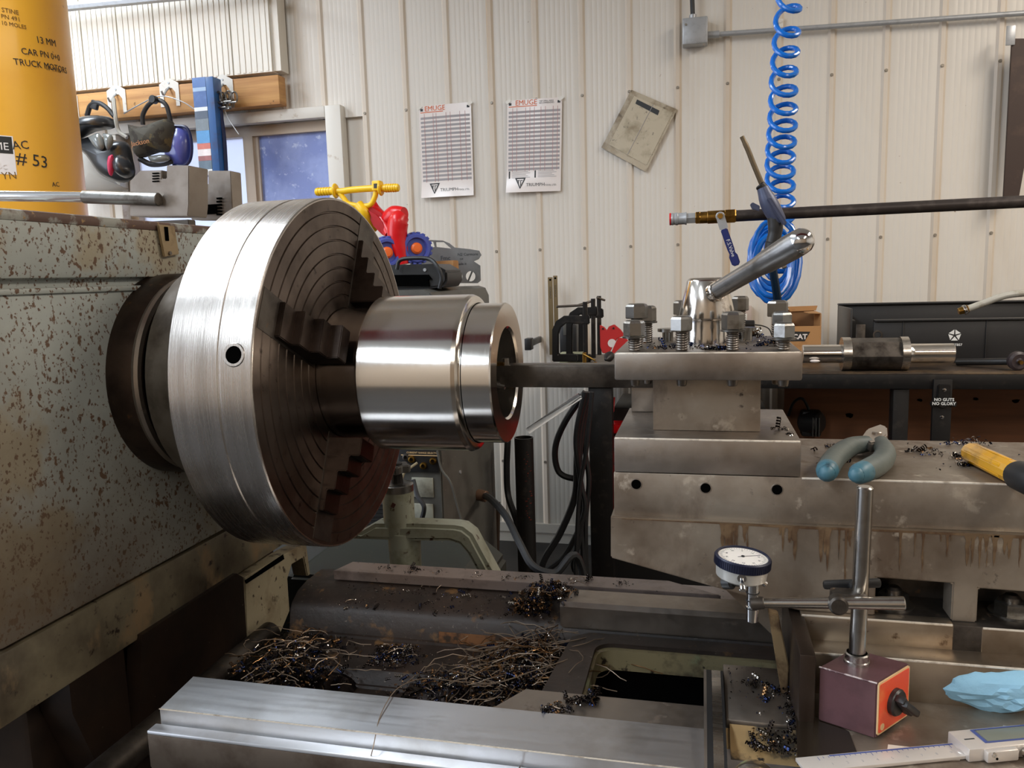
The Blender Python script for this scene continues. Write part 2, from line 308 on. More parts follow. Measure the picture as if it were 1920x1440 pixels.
def smooth(pts,n=6):
    "Catmull-Rom through points"
    P=[Vector(p) for p in pts]; P=[2*P[0]-P[1]]+P+[2*P[-1]-P[-2]]; out=[]
    for i in range(1,len(P)-2):
        for k in range(n):
            t=k/n; a,b,c,d=P[i-1],P[i],P[i+1],P[i+2]
            out.append(.5*((2*b)+(-a+c)*t+(2*a-5*b+4*c-d)*t*t+(-a+3*b-3*c+d)*t**3))
    out.append(P[-2]); return out
FACE=Matrix(((1,0,0,0),(0,0,-1,0),(0,1,0,0),(0,0,0,1)))     # local XY -> world XZ facing -Y (local +Z -> world -Y)
def onface(p): return T(*p)@FACE
# ================================================================ room shell
YW=3.80; WX0,WX1,WZ0,WZ1=-3.05,-1.80,1.50,2.16
def struct(o): o['kind']='structure'; return o
b=B().box(-6,4.5,-4.5,4.0,-.1,0); struct(solo('floor',b,M_floor,loc=(0,0,-.1)))
b=B().box(-6,4.5,-4.5,4.0,3.7,3.8); struct(solo('ceiling',b,M_ceil,loc=(0,0,3.7)))
b=B().box(4.5,4.6,-4.5,4.0,0,3.7); struct(solo('wall_right',b,M_wall,loc=(4.5,0,0)))
b=B().box(-6,4.5,-4.6,-4.5,0,3.7); struct(solo('wall_front',b,M_tanwall,loc=(0,-4.5,0)))
b=B().box(-6.1,-6,-4.5,-3.5,0,3.7).box(-6.1,-6,1.3,4.0,0,3.7).box(-6.1,-6,-3.5,1.3,3.45,3.7).box(-6.1,-6,-1.3,-.95,0,3.45); struct(solo('wall_left',b,M_wall,loc=(-6,0,0)))
# back wall: backing, then each sheet pan, rib and screw
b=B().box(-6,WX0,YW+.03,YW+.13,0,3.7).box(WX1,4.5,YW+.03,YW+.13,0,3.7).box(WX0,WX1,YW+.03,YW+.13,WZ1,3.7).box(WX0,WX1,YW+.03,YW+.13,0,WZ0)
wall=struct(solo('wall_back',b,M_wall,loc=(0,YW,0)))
RB=[.108+.2175*k for k in range(-27,20)]
def pan(x0,x1,z0,z1):
    y=YW+.004; pr=[(x0,y)]; n=7; w=(x1-x0)
    for i in range(n):
        c=x0+w*(.14+.72*i/(n-1)); d=.0011; h=.006
        pr+=[(c-h-.006,y),(c-h,y-d),(c+h,y-d),(c+h+.006,y)]
    pr+=[(x1,y),(x1,y+.02),(x0,y+.02)]
    return B().prism(pr,z1-z0,T(0,0,z0))
for i,x in enumerate(RB[:-1]):
    if x<-5.9: continue
    x0,x1=x+.013,x+.2175-.013; spans=[(.10,3.69)]
    if x1>WX0 and x0<WX1: spans=[(.10,WZ0),(WZ1,3.69)]
    for z0,z1 in spans: part('sheet_panel',pan(x0,x1,z0,z1),M_wall,wall)
    sp2=[(.10,3.69)] if not (x>WX0-.02 and x<WX1+.02) else [(.10,WZ0),(WZ1,3.69)]
    for z0,z1 in sp2:
        part('rib',B().prism([(x-.0175,YW+.02),(x-.0175,YW+.004),(x-.008,YW-.005),(x+.008,YW-.005),(x+.0175,YW+.004),(x+.0175,YW+.02)],z1-z0,T(0,0,z0)),M_rib,wall)
    for zz in (.42,1.47,2.17,2.95):
        if any(z0<zz<z1 for z0,z1 in sp2): part('screw',B().cyl((x,YW-.004,zz),(x,YW-.011,zz),.0075,.006,seg=8),M_screw,wall)
struct(solo('baseboard_back',B().box(-6,4.5,YW-.018,YW+.03,.055,.10).box(-6,4.5,YW-.008,YW+.03,0,.055),M_wall,loc=(0,YW,0)))
# upper sheet that stands proud of the wall at the left
b=B(); 
for k in range(-27,-9):
    x=.108+.2175*k
    if x<-6 or x>-2.1: continue
    xe=min(x+.2175,-2.025)
    b.box(x+.004,xe-.004,3.70,3.76,2.385,3.69)
    n=6
    for i in range(n):
        cx=x+.03+(xe-x-.06)*i/(n-1); b.box(cx-.008,cx+.008,3.697,3.70,2.39,3.69)
b.box(-5.9,-2.03,3.715,3.79,2.39,3.69)
struct(solo('trim_1',b,M_upper,loc=(-4,3.75,2.385)))
# unseen red beam added to give the sleeve its red reflection
struct(solo('added_beam',B().box(-1.7,3.0,-.30,.30,3.05,3.075).box(-1.7,3.0,-.30,.30,3.325,3.35).box(-1.7,3.0,-.015,.015,3.075,3.325).box(-1.7,-1.6,-.1,.1,3.35,3.7).box(2.9,3.0,-.1,.1,3.35,3.7),mat('added_beam_red',S(120,34,30),.5),loc=(0,0,3.05)))
# window
fr=B(); ws=thing('window_1',None,None,((WX0+WX1)/2,YW,WZ0)); ws['kind']='structure'
part('window_casing',B().box(WX1-.03,WX1+.055,YW-.045,YW+.02,WZ0-.05,WZ1+.055,.004),M_white,ws)
part('window_casing',B().box(WX0-.05,WX1-.031,YW-.045,YW+.02,WZ1,WZ1+.055,.004),M_white,ws)
part('window_casing',B().box(WX0-.05,WX0,YW-.045,YW+.02,WZ0-.05,WZ1-.001,.004),M_white,ws)
part('window_sill',B().box(WX0-.02,WX1-.031,YW-.055,YW+.12,WZ0-.05,WZ0,.004),M_white,ws)
part('window_frame',B().box(WX0,WX1-.03,YW+.03,YW+.09,WZ1-.05,WZ1-.001).box(WX0,WX1-.03,YW+.03,YW+.09,WZ0,WZ0+.04).box(WX0,WX0+.04,YW+.03,YW+.09,WZ0+.04,WZ1-.05).box(WX1-.055,WX1-.03,YW+.03,YW+.09,WZ0+.04,WZ1-.05).box(-2.34,-2.285,YW+.03,YW+.09,WZ0+.04,WZ1-.05).box(-2.285,-2.262,YW+.045,YW+.08,WZ0+.04,WZ1-.05),M_frame,ws)
part('pane',B().box(-2.262,WX1-.055,YW+.06,YW+.064,WZ0+.04,WZ1-.05),M_film,ws,label='pane covered in mottled blue film')
part('pane',B().box(WX0+.04,-2.34,YW+.07,YW+.074,WZ0+.04,WZ1-.05),mat('frosted_pane',(.95,.96,1),.5,0,trans=.85),ws,label='bright frosted pane')
# ceiling fixtures (the lamps that light the place)
M_lamp=mat('lamp_diffuser',(1,1,1),.5,emit=((.9,.95,1),2))
for i,(x,y,z,L,c,p) in enumerate(FIX):
    t=thing('ceiling_light','long white ceiling light hung under the roof '+['above the lathe chuck','near the window corner of the shop','behind the operator on the headstock side','above the workbench end','behind the operator on the tool post side','nearest the daylight door'][i],'light',(x,y,z),'ceiling lights')
    part('housing',B().box(x-.32,x+.32,y-L/2-.05,y+L/2+.05,z-.02,z+.05,.01),M_white,t)
    part('diffuser',B().box(x-.28,x+.28,y-L/2,y+L/2,z-.05,z-.021,.01),M_lamp,t)
    [part('hanger',B().tube([(x,y+q*L/3,z+.05),(x,y+q*L/3,3.70)],.004,6),M_galv,t) for q in (-1,1)]
# ================================================================ lathe: headstock and bed
XH=-.79; YS,ZS=1.06,1.216
LA=thing('lathe','large old grey-green metal lathe with chipped rusty headstock and oily bed','lathe',(-.79,.98,0))
# headstock body
part('headstock_body',B().box(-1.75,XH,.700,1.46,.935,1.352,.006),M_hs,LA)
hb=[o for o in bpy.data.objects if o.name.startswith('headstock_body')][0]
part('headstock_cover',B().box(-1.75,XH+.001,.697,1.463,1.362,1.437,.008).box(-1.75,XH-.012,.71,1.45,1.350,1.364),M_hs,LA)
part('cover_lip',B().box(-1.75,XH+.004,.693,1.467,1.3445,1.352,.002),M_hs,LA)
part('cover_top_edge',B().box(-1.752,XH+.0025,.6955,1.4645,1.431,1.4455,.005),M_hstop,LA)
part('headstock_base',B().box(-1.75,XH-.004,.66,1.44,.842,.930,.004).box(-1.75,XH-.02,.71,1.43,.925,.937),M_hslow,LA)
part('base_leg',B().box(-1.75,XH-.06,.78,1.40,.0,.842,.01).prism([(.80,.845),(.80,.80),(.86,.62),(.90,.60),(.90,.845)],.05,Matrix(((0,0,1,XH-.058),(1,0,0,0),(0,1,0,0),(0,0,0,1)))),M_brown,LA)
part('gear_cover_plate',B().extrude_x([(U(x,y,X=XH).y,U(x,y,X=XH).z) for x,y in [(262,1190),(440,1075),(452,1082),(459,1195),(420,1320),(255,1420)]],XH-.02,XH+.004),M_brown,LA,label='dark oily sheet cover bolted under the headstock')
gp=[(U(x,y,X=XH).y,U(x,y,X=XH).z) for x,y in [(456,1083),(530,1040),(572,1018),(580,1078),(574,1080),(567,1045),(545,1058),(537,1085),(541,1145),(520,1196),(461,1215)]]
part('gap_bracket',B().extrude_x(gp,XH-.03,XH+.003,b=.002),M_cream,LA,label='cream painted bracket with a dark slot beside the gap')
part('bracket_slot',B().extrude_x([(U(x,y,X=XH).y,U(x,y,X=XH).z) for x,y in [(456,1088),(527,1040),(529,1048),(458,1094)]],XH+.0025,XH+.005),M_blackhole,LA)
# spindle nose ring
rx=AX((XH-.01,YS,ZS),(1,0,0))
part('spindle_collar',B().rev([(0,.152),(.035,.152),(.046,.148),(.054,.144),(.056,.136),(.03,.125),(.0,.125)],rx,72),M_sleeve,LA)
part('spindle_collar_bead',B().rev([(.047,.1478),(.052,.1495),(.057,.1475),(.057,.140)],rx,72),M_plate,LA)
part('drive_rod',B().cyl((-.742,.55,.735),(-.742,1.19,.735),.021,seg=28,b=.004),M_darksteel,LA)
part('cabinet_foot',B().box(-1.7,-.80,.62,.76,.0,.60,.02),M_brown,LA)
# latch tag on the headstock cover
lt=part('latch_plate',B().prism([(U(x,y,X=XH).y,U(x,y,X=XH).z) for x,y in [(288,421),(319,424),(328,477),(300,482)]],.004,Matrix(((0,0,1,XH+.004),(1,0,0,0),(0,1,0,0),(0,0,0,1))),b=.001),mat('aged_brass_plate',S(158,138,106),.45,.5,[('noise',40,.5,.7,S(120,100,72))]),LA,label='small bent brass-coloured latch plate')
q=U(303,437,X=XH); part('latch_slot',B().box(XH+.0075,XH+.0095,q.y-.004,q.y+.004,q.z-.012,q.z+.009,.001),M_blackhole,lt)
q=U(309,475,X=XH); part('latch_rivet',B().cyl((XH+.007,q.y,q.z),(XH+.0105,q.y,q.z),.003,seg=10),M_thread,lt)
# ---- bed
ZB=.86; XL=-.617; XR=1.3
def rail(y0,y1,z0,z1,x0,x1,name,m,bev=.0015,lab=None): return part(name,B().box(x0,x1,y0,y1,z0,z1,bev),m,LA,lab)
# front guideway: raised ground top, groove, side ledge
# left end is cut at a slant like the photograph
part('front_guideway',B().prism([(XL-.000,.742),(XL-.008,.817),(XR,.817),(XR,.742)],.030,T(0,0,ZB-.030),b=.0012),M_way,LA,label='bright ground front guideway')
part('guideway_groove',B().box(XL+.001,XR,.736,.80,ZB-.05,ZB-.0305),M_wayside,LA)
part('guideway_shoulder',B().box(XL-.003,XR,.7222,.738,ZB-.021,ZB-.0165,.0012),M_way,LA)
part('shoulder_face',B().box(XL-.003,XR,.7225,.738,ZB-.062,ZB-.0212,.0005),M_wayside,LA)
part('guideway_side',B().box(XL-.003,XR,.7235,.80,ZB-.075,ZB-.0505,.001),M_wayside,LA)
rk=B().box(XL+.03,XR,.735,.76,ZB-.105,ZB-.0755)
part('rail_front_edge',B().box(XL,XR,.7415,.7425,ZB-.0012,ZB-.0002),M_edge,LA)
part('bed_front_wall',B().box(XL+.02,XR,.742,.79,.25,ZB-.0751),M_castrust,LA)
for k in range(60): rk.box(XL+.045+k*.011,XL+.051+k*.011,.727,.736,ZB-.104,ZB-.082,.001)
part('gear_rack',rk,M_castrust,LA,kind='stuff')
part('bed_seam',B().prism([(XL,.7215),(XL+.3,.7215)],.001) if 0 else B().box(-.183,-.1822,.7205,.7385,ZB-.062,ZB-.0155),M_wayside,LA)
# inner flat ledge behind the front rail
part('inner_ledge',B().prism([(-.235,.818),(-.205,.868),(1.2,.868),(1.2,.818)],.06,T(0,0,ZB-.063),b=.001),M_plate,LA,label='flat grey ledge behind the front guideway')
# rear guideway with raised strip
YB0,YB1=1.183,1.229
part('rear_guideway',B().prism([(-.611,YB0),(-.596,YB1),(-.05,YB1),(.03,YB0)],.016,T(0,0,ZB-.016),b=.001),M_pinkrail,LA,label='brownish worn rear guideway strip')
part('rear_guideway_run',B().box(-.03,XR,YB0+.002,YB1+.03,ZB-.05,ZB-.017,.001),M_pinkrail,LA)
# inner rear guideway block (grey bar)
part('inner_guideway',B().prism([(1.1155,ZB-.040),(1.1155,ZB-.006),(1.1215,ZB),(1.1720,ZB),(1.1720,ZB-.040)],1.3+.207,Matrix(((0,0,1,-.207),(1,0,0,0),(0,1,0,0),(0,0,0,1))),b=.0025),M_plate,LA,label='grey ground inner guideway with chamfered nose')
# casting: rear pad, sloping wall, floor land, trough
part('bed_casting',B().extrude_x([(1.235,.30),(1.235,ZB-.018),(1.175,ZB-.018),(1.150,ZB-.022),(1.128,ZB-.034),(1.120,ZB-.045),(1.112,ZB-.080),(1.095,ZB-.086),(1.050,ZB-.086),(1.036,ZB-.092),(1.026,ZB-.115),(.90,ZB-.125),(.80,ZB-.12),(.80,.30)],-.662,XR,b=.004),M_cast,LA)
# web with a slot: wall of the opening
wb=B(); zt=ZB-.046
outer=[(-.205,.860),(1.2,.860),(1.2,1.108),(-.16,1.108),(-.185,1.09)]
Yh=U(1250,1222,Z=zt).y; xh=U(1112,1255,Z=zt-.015).x; hole=rrect(xh,.25,.868,Yh,.025,5)
wb.prism(outer,.006,T(0,0,zt),holes=[hole]); part('bed_web',wb,M_cast,LA)
zk=U(1250,1270,Y=Yh-.012).z
part('web_opening',B().prism(rrect(xh-.004,.254,.864,Yh+.004,.027,5),zt-.0005-zk,T(0,0,zk),holes=[rrect(xh+.004,.246,.872,Yh-.008,.023,5)]),mat('flaking_tan_green_paint',S(132,122,92),.5,0,[('noise',16,.5,.62,S(70,58,44)),('noise',12,.6,.66,S(128,136,104)),('noise',50,.62,.68,S(40,32,26)),('noise',7,.66,.70,S(112,46,30))],bump=.3,bscale=50),LA,label='opening wall with peeling green and orange paint')
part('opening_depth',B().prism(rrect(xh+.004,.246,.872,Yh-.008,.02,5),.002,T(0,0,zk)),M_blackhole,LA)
part('rust_line',B().extrude_x([(1.1105,ZB-.083),(1.1105,ZB-.072),(1.1125,ZB-.060),(1.1135,ZB-.083)],-.40,-.225),mat('orange_rust',S(128,86,52),.6,0,[('noise',30,.5,.6,S(60,46,34))]),LA)
# round core hole in the land
part('core_hole',B().rev([(0,.0),(0,.030),(.002,.033),(.004,.030),(.0045,.024)],T(-.455,1.070,ZB-.0875),28),M_cast,LA)
# left cross wall under the gap
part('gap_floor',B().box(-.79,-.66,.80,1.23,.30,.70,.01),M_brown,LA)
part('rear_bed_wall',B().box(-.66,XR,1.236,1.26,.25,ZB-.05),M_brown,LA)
# ================================================================ chuck
CH=thing('lathe_chuck','large round steel lathe chuck with concentric grooves on its dark face','chuck',(-.66,YS,ZS-.25))
RC=.2505; XF=-.507; XBk=-.622
cx=AX((XBk,YS,ZS),(1,0,0))
D=XF-XBk
part('chuck_body',B().rev([(-.0,.12),(0,RC-.004),(.004,RC),(D*.60,RC),(D*.61,RC-.0012),(D*.635,RC-.0012),(D*.645,RC),(D-.0015,RC),(D,RC-.0015),(D,RC-.003)],cx,160),M_chuckod,CH,sharp=25)
pr=[(D,RC-.003),(D,.238)]; r=.236
pr=[(D,RC-.003)]
for k in range(8):
    r=.232-.0195*k
    pr+=[(D,r),(D-.002,r-.0008),(D-.002,r-.0022),(D,r-.0030)]
pr+=[(D,.085),(D-.01,.080),(D-.01,.0)]
part('chuck_face',B().rev(pr,cx,128),M_chuckface,CH,sharp=20)
part('face_groove',B().rev([(D-.0018,.0815),(D+.0005,.0828),(D+.0005,.0845),(D-.001,.0855)],cx,96),M_brass,CH)
part('chuck_adapter',B().rev([(-.150,.10),(-.150,.118),(-.101,.122),(-.101,.156),(-.097,.163),(-.060,.172),(-.03,.182),(-.0,.186)],cx,72),M_adapt,CH,label='conical dark adapter plate behind the chuck')
JW=.046
for k,a in enumerate([64,154,244,334]):
    # local frame: radial = a (0 = away from camera (+Y), 90 = up)
    rad=Vector((0,math.cos(R(a)),math.sin(R(a)))); tan=Vector((1,0,0)).cross(rad)
    M=Matrix(((1,tan.x,rad.x,XF),(0,tan.y,rad.y,YS),(0,tan.z,rad.z,ZS),(0,0,0,1)))
    part('jaw_slot',B().box(-.012,.0006,-.026,.026,.095,.243,M=M),M_darksteel,CH)
    part('chuck_jaw',B().prism([(.103,-.005),(.103,.050),(.128,.050),(.128,.034),(.150,.034),(.150,.020),(.176,.020),(.176,.008),(.205,.008),(.205,-.005)],JW,M@Matrix(((0,1,0,0),(0,0,1,-JW/2),(1,0,0,0),(0,0,0,1))),b=.0012),mat('dark_jaw_steel',S(84,74,68),.36,1,[('noise',16,.45,.7,S(50,43,39))]),CH,label='stepped steel chuck jaw')
    aa=a+14; rad=Vector((0,math.cos(R(aa)),math.sin(R(aa)))); c=Vector((XBk+D*.80,YS,ZS))
    part('key_socket',B().cyl(c+rad*(RC-.004),c+rad*(RC+.0006),.0105,seg=18),M_blackhole,CH)
    part('socket_rim',B().rev([(0,.0105),(.001,.0105),(.001,.0135),(0,.0145)],AX(c+rad*(RC-.0002),rad),20),M_chuckod,CH)
# ================================================================ workpiece and boring bar
WK=thing('workpiece','shiny turned steel sleeve held in the chuck with a large bore','workpiece',(-.38,YS,ZS-.11))
wx=AX((XF,YS,ZS),(1,0,0))
def X(x): return x-XF
part('sleeve_body',B().rev([(X(-.443),.085),(X(-.443),.1085),(X(-.441),.1100),(X(-.3115),.1100),(X(-.3065),.1078),(X(-.3045),.1035),(X(-.3040),.0985),(X(-.3020),.0985)],wx,128),M_work,WK,sharp=20)
part('mounting_flange',B().rev([(-.006,.094),(X(-.452),.094),(X(-.446),.0950),(X(-.443),.0975),(X(-.4428),.101)],wx,96),M_workdull,WK,label='duller clamping end next to the jaws')
part('end_ring',B().rev([(X(-.3020),.0935),(X(-.3010),.0975),(X(-.2640),.0975),(X(-.2620),.0960),(X(-.2620),.0650),(X(-.2650),.0620)],wx,128),M_work,WK,label='narrow polished end ring')
part('bore',B().rev([(X(-.265),.062),(X(-.30),.0605),(X(-.45),.0605),(X(-.45),.0)],wx,96),M_work,WK)
BB=thing('boring_bar','square dark steel boring bar reaching into the sleeve bore','boring bar',(-.10,1.075,1.195))
zb0,zb1=1.1955,1.2265
part('bar_shank',B().box(-.275,.00,1.060,1.092,zb0,zb1,.0015),M_darksteel,BB)
part('cutting_insert',B().prism([(-.004,-.006),(.012,-.008),(.010,.006),(-.002,.008)],.005,AX((-.280,1.068,zb1-.001),(0,0,1))),M_brass,BB)
part('insert_clamp',B().cyl((-.268,1.07,zb1-.002),(-.268,1.07,zb1+.009),.005,seg=8),M_bolt,BB)
part('insert_screw',B().cyl((-.283,1.064,zb0+.004),(-.268,1.064,zb0+.001),.005,seg=8),M_bolt,BB)
# ================================================================ carriage, slides and tool post
zf=.894; Y2=.851; z2=.9397; Y3=.883; z1=.9676
CR=thing('lathe_carriage','heavy stained steel saddle and cross slide carrying the square tool post','lathe carriage',(.30,.95,.86))
XC=.108
# lower saddle: front face with drip stains, slanted nose at the left, two nut pockets
fz=lambda x,y: (U(x,y,Y=.893).x,U(x,y,Y=.893).z)
nose=[fz(1145,968),fz(1145,1046),fz(1300,1090),fz(1448,1132),(XC,z1),(.186,z1),(.186,1.0115),(.262,1.010),(.262,z1),(.287,z1),(.287,1.006),(.50,1.002),(.50,z1),(1.1,z1),(1.1,1.0655),(.33,1.0655)]
XZ=Matrix(((1,0,0,0),(0,0,1,0),(0,1,0,0),(0,0,0,1)))
def xzprism(pts,y0,y1,b=0,holes=()): return B().prism(pts,y1-y0,T(0,y0,0)@XZ,b=b,holes=holes)
part('saddle_body',xzprism(nose,.893,.925,b=.0015),M_platestain,CR,label='steel saddle face streaked with brown oil runs')
part('saddle_core',xzprism([(-.104,1.064),fz(1145,1046),fz(1300,1090),(XC-.02,.90),(1.1,.90),(1.1,1.064)],.965,1.35,b=.002),M_platestain,CR)
part('saddle_core_side',xzprism([(-.104,1.064),fz(1145,1046),fz(1300,1090),fz(1440,1128),(XC-.012,.965),(XC-.012,1.064)],.925,.965),M_platestain,CR)
part('pocket_floor',B().box(XC,1.1,Y3,.97,z1-.03,z1,.001),M_darksteel,CR)
part('joint_grime',xzprism([(-.09,1.0662),(.6,1.0662),(.6,1.0640),(.35,1.0628),(.2,1.0640),(.1,1.0632),(0,1.0650),(-.09,1.0655)],.8924,.8931),mat('dried_oil_run',S(112,90,66),.4,0,[('noise',60,.4,.6,S(82,60,42))]),CR)
part('pocket_back',B().box(XC,1.1,.955,.966,z1,1.064),M_darksteel,CR)
# stepped ledges down to the flat in front
part('ledge_block',B().box(XC,.262,Y3-.0005,.90,z2-.004,z1+.0006,.0012),M_ledge,CR,label='bright edged ledge block left of the gap')
part('ledge_block',B().box(.289,1.1,Y3-.0005,.90,z2-.004,z1-.0005,.0012),M_ledge,CR)
part('ledge_step',B().box(XC-.002,1.1,Y2,.90,zf-.012,z2,.0014),M_ledge,CR)
part('saddle_deck',B().box(XC+.0,1.1,.66,.86,zf-.03,zf-.0005,.002),M_platestain,CR)
dk=lambda pts:[(U(x,y,Z=zf).x,U(x,y,Z=zf).y) for x,y in pts]
part('deck_patch',B().prism(dk([(1493,1342),(1545,1346),(1592,1372),(1612,1424),(1495,1434)]),.0006,T(0,0,zf-.0004)),mat('dark_brown_patch',S(42,34,26),.2,.3),CR,label='dark brown patch beside the magnet base')  # thin dark brown slab laid on the deck
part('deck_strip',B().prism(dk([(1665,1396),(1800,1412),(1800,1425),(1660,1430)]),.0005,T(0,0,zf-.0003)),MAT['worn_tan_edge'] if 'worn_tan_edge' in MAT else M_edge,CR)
part('saddle_flank',B().box(XC-.012,XC+.004,.79,.965,.82,.966,.002),M_brown,CR)
part('flank_strip',B().prism([fz(1438,1135),fz(1457,1140),fz(1476,1235),fz(1473,1292),fz(1462,1285),fz(1450,1210)],.012,T(0,.875,0)@XZ,b=.001),mat('worn_tan_edge',S(142,120,88),.5,.3,[('noise',30,.5,.65,S(90,70,50))]),CR)
# low wing of the saddle over the bed, with wipers at its nose
part('saddle_wing',B().box(.026,XC-.004,.812,.935,.862,.876,.002),M_castrust if 0 else M_plate,CR)
part('wing_front',B().prism([(.812,.875),(.800,.868),(.70,.845),(.66,.80),(.66,.76),(.812,.76)],.075,Matrix(((0,0,1,.026),(1,0,0,0),(0,1,0,0),(0,0,0,1))),b=.004),mat('peeling_tan_wing_paint',S(150,124,84),.5,0,[('noise',22,.47,.56,S(58,50,40)),('noise',30,.6,.66,S(120,128,92)),('noise',60,.62,.68,S(35,30,26))],bump=.4,bscale=40),CR,label='saddle wing with peeling tan paint')
part('wing_boss',B().cyl((.052,.735,.857),(.047,.715,.866),.022,.020,seg=24,b=.003),MAT['peeling_tan_wing_paint'],CR)
part('wing_boss',B().cyl((.088,.728,.854),(.085,.712,.862),.016,.015,seg=24,b=.003),M_castrust,CR)
for k,(x0,x1,m) in enumerate(((.0035,.0065,M_plate),(.0065,.0125,M_rubber),(.0125,.0225,M_steel),(.0225,.0255,M_rubber))):
    part('way_wiper' if k in(0,2) else 'wiper_felt',B().prism([(.915,.866),(.915,.876),(.905,.882),(.80,.880),(.74,.876),(.712,.868),(.705,.80),(.715,.79),(.72,.8655)],x1-x0,Matrix(((0,0,1,x0),(1,0,0,0),(0,1,0,0),(0,0,0,1)))),m,CR)
for x,y in ((.212,.928),(.330,.925)):
    n=part('clamp_nut',B().rev([(0,.0),(0,.0155),(.001,.0165),(.013,.0165),(.0145,.0145),(.0145,0)],T(x,y,z1),6),M_bolt,CR)
    part('nut_washer',B().rev([(0,.022),(.0022,.022),(.0026,.0)],T(x,y,z1),24),M_bolt,n)
    part('stud_end',B().rev([(.0145,.009),(.019,.009),(.022,.006),(.023,0)],T(x,y,z1),16),M_thread,n)
for nm,x0,x1,y,z in (('worn_edge_highlight',XC,.262,Y3-.0004,z1+.0004),('worn_edge_highlight',.289,1.1,Y3-.0004,z1-.0006),('worn_edge_highlight',XC-.002,1.1,Y2,z2),('worn_edge_highlight',.107,1.1,.9,1.1195),('worn_edge_highlight',-.0985,.1065,.8985,1.1608)):
    part(nm,B().box(x0+.001,x1-.001,y-.0004,y+.0018,z-.0020,z+.0002,.0005),M_edge,CR)  # thin pale strips, highlights painted along the worn edges
# cross slide
CS=part('cross_slide',B().box(-.0995,1.1,.900,1.114,1.0665,1.1195,.0012),M_platestain,CR)
part('cross_slide_line',B().box(-.099,1.1,.8935,.90,1.0655,1.0668),M_ledge,CR)
for px,py in ((1193,908),(1323,915),(1457,918)):
    p=U(px,py,Y=.9); part('slide_hole',B().cyl((p.x,.8994,p.z),(p.x,.902,p.z),.0056,seg=20),M_blackhole,CR)
    part('hole_rim',B().rev([(0,.0056),(.0006,.0057),(.0006,.0064),(0,.0068)],AX((p.x,.9,p.z),(0,-1,0)),24),M_plate,CR)
for xx in (.21,.25,.288): part('oil_run',B().prism([(xx-.003,1.0645),(xx+.003,1.0645),(xx+.0012,1.036),(xx-.001,1.0345)],.0004,T(0,.8925,0)@XZ),mat('oil_stain',S(70,48,28),.3,.2),CR) if 0 else None
random.seed(3)
for k in range(58):
    xx=random.choice([random.uniform(.02,.16),random.uniform(.17,.50)]); L=random.uniform(.012,.085)*random.uniform(.4,1) if xx<.17 else random.uniform(.006,.052); wd=random.uniform(.0005,.0024)
    pts=[(xx-wd*1.8,1.0652),(xx+wd*1.8,1.0652)]; n=5
    for i in range(1,n): pts.append((xx+wd*(1-.5*i/n)+random.uniform(-.0006,.0006),1.0652-L*i/n))
    pts.append((xx,1.0652-L))
    for i in range(n-1,0,-1): pts.append((xx-wd*(1-.5*i/n)+random.uniform(-.0006,.0006),1.0652-L*i/n))
    part('oil_run',B().prism(pts,.0006,T(0,.8926-k*.000008,0)@XZ),MAT['dried_oil_run'],CR)
# compound block
CM=part('compound_slide',B().box(-.0985,.1065,.8985,1.103,1.1205,1.1610,.0012),M_plate,CR)
CO=thing('tool_post','square four-way tool post with eight clamping bolts and a chrome hub','tool post',(.004,1.005,1.161))
part('post_block',B().box(-.0565,.0665,.945,1.07,1.1612,1.2270,.001),M_platestain,CO,label='stained square neck of the tool post')
part('rear_block',B().box(-.093,-.04,1.070,1.10,1.1612,1.222,.001),M_plate,CO)
part('top_plate',B().box(-.0975,.1065,.900,1.113,1.2275,1.2595,.0025),M_plate,CO,label='thick square top plate dented along its edge')
part('worn_edge_highlight',B().box(-.095,.104,.9003,.9022,1.2572,1.2592,.0006),M_edge,CO)  # painted highlight on the worn front edge of the plate
part('hub_base',B().rev([(0,.034),(.022,.0335),(.030,.033),(.032,.0335)],T(.006,1.008,1.2595),40),M_cone,CO)
cone=part('clamp_hub',B().rev([(.030,.0335),(.033,.0345),(.077,.0245),(.080,.0225),(.081,.020),(.081,0)],T(.006,1.008,1.2595),56),M_cone,CO,label='tapered chrome clamping hub')
hd=U(1500,452,Y=.895)-U(1345,545,Y=.975)
h0=U(1345,545,Y=.978); h1=U(1508,449,Y=.90); dd=(h1-h0).normalized(); Lh=(h1-h0).length
part('clamp_lever',B().rev([(-.01,0),(-.01,.0098),(.0,.0102),(Lh*.50,.0112),(Lh*.53,.0118),(Lh*.60,.0132),(Lh-.018,.0146),(Lh-.006,.0142)],AX(h0,dd),36),M_handle,CO,label='thick grey lever handle angled up to the right')
part('lever_knob',B().rev([(Lh-.006,.0142),(Lh-.0,.0135),(Lh+.005,.0105),(Lh+.0085,.0060),(Lh+.0095,0)],AX(h0,dd),32),M_chrome,CO)
part('hub_lever_socket',B().rev([(.004,.0112),(.010,.0125),(.012,.0118),(.012,.0098)],AX(h0-dd*.012,dd),28),M_cone,CO)
for p,r in ((U(1252,624,Y=1.045),.013),(U(1400,612,Y=1.05),.012)):
    part('hub_washer',B().rev([(0,0),(0,r),(.004,r),(.004,0)],T(p.x,p.y,1.272),20).cyl((p.x,p.y,1.2595),(p.x,p.y,1.272),.007,seg=12),M_bolt,CO)
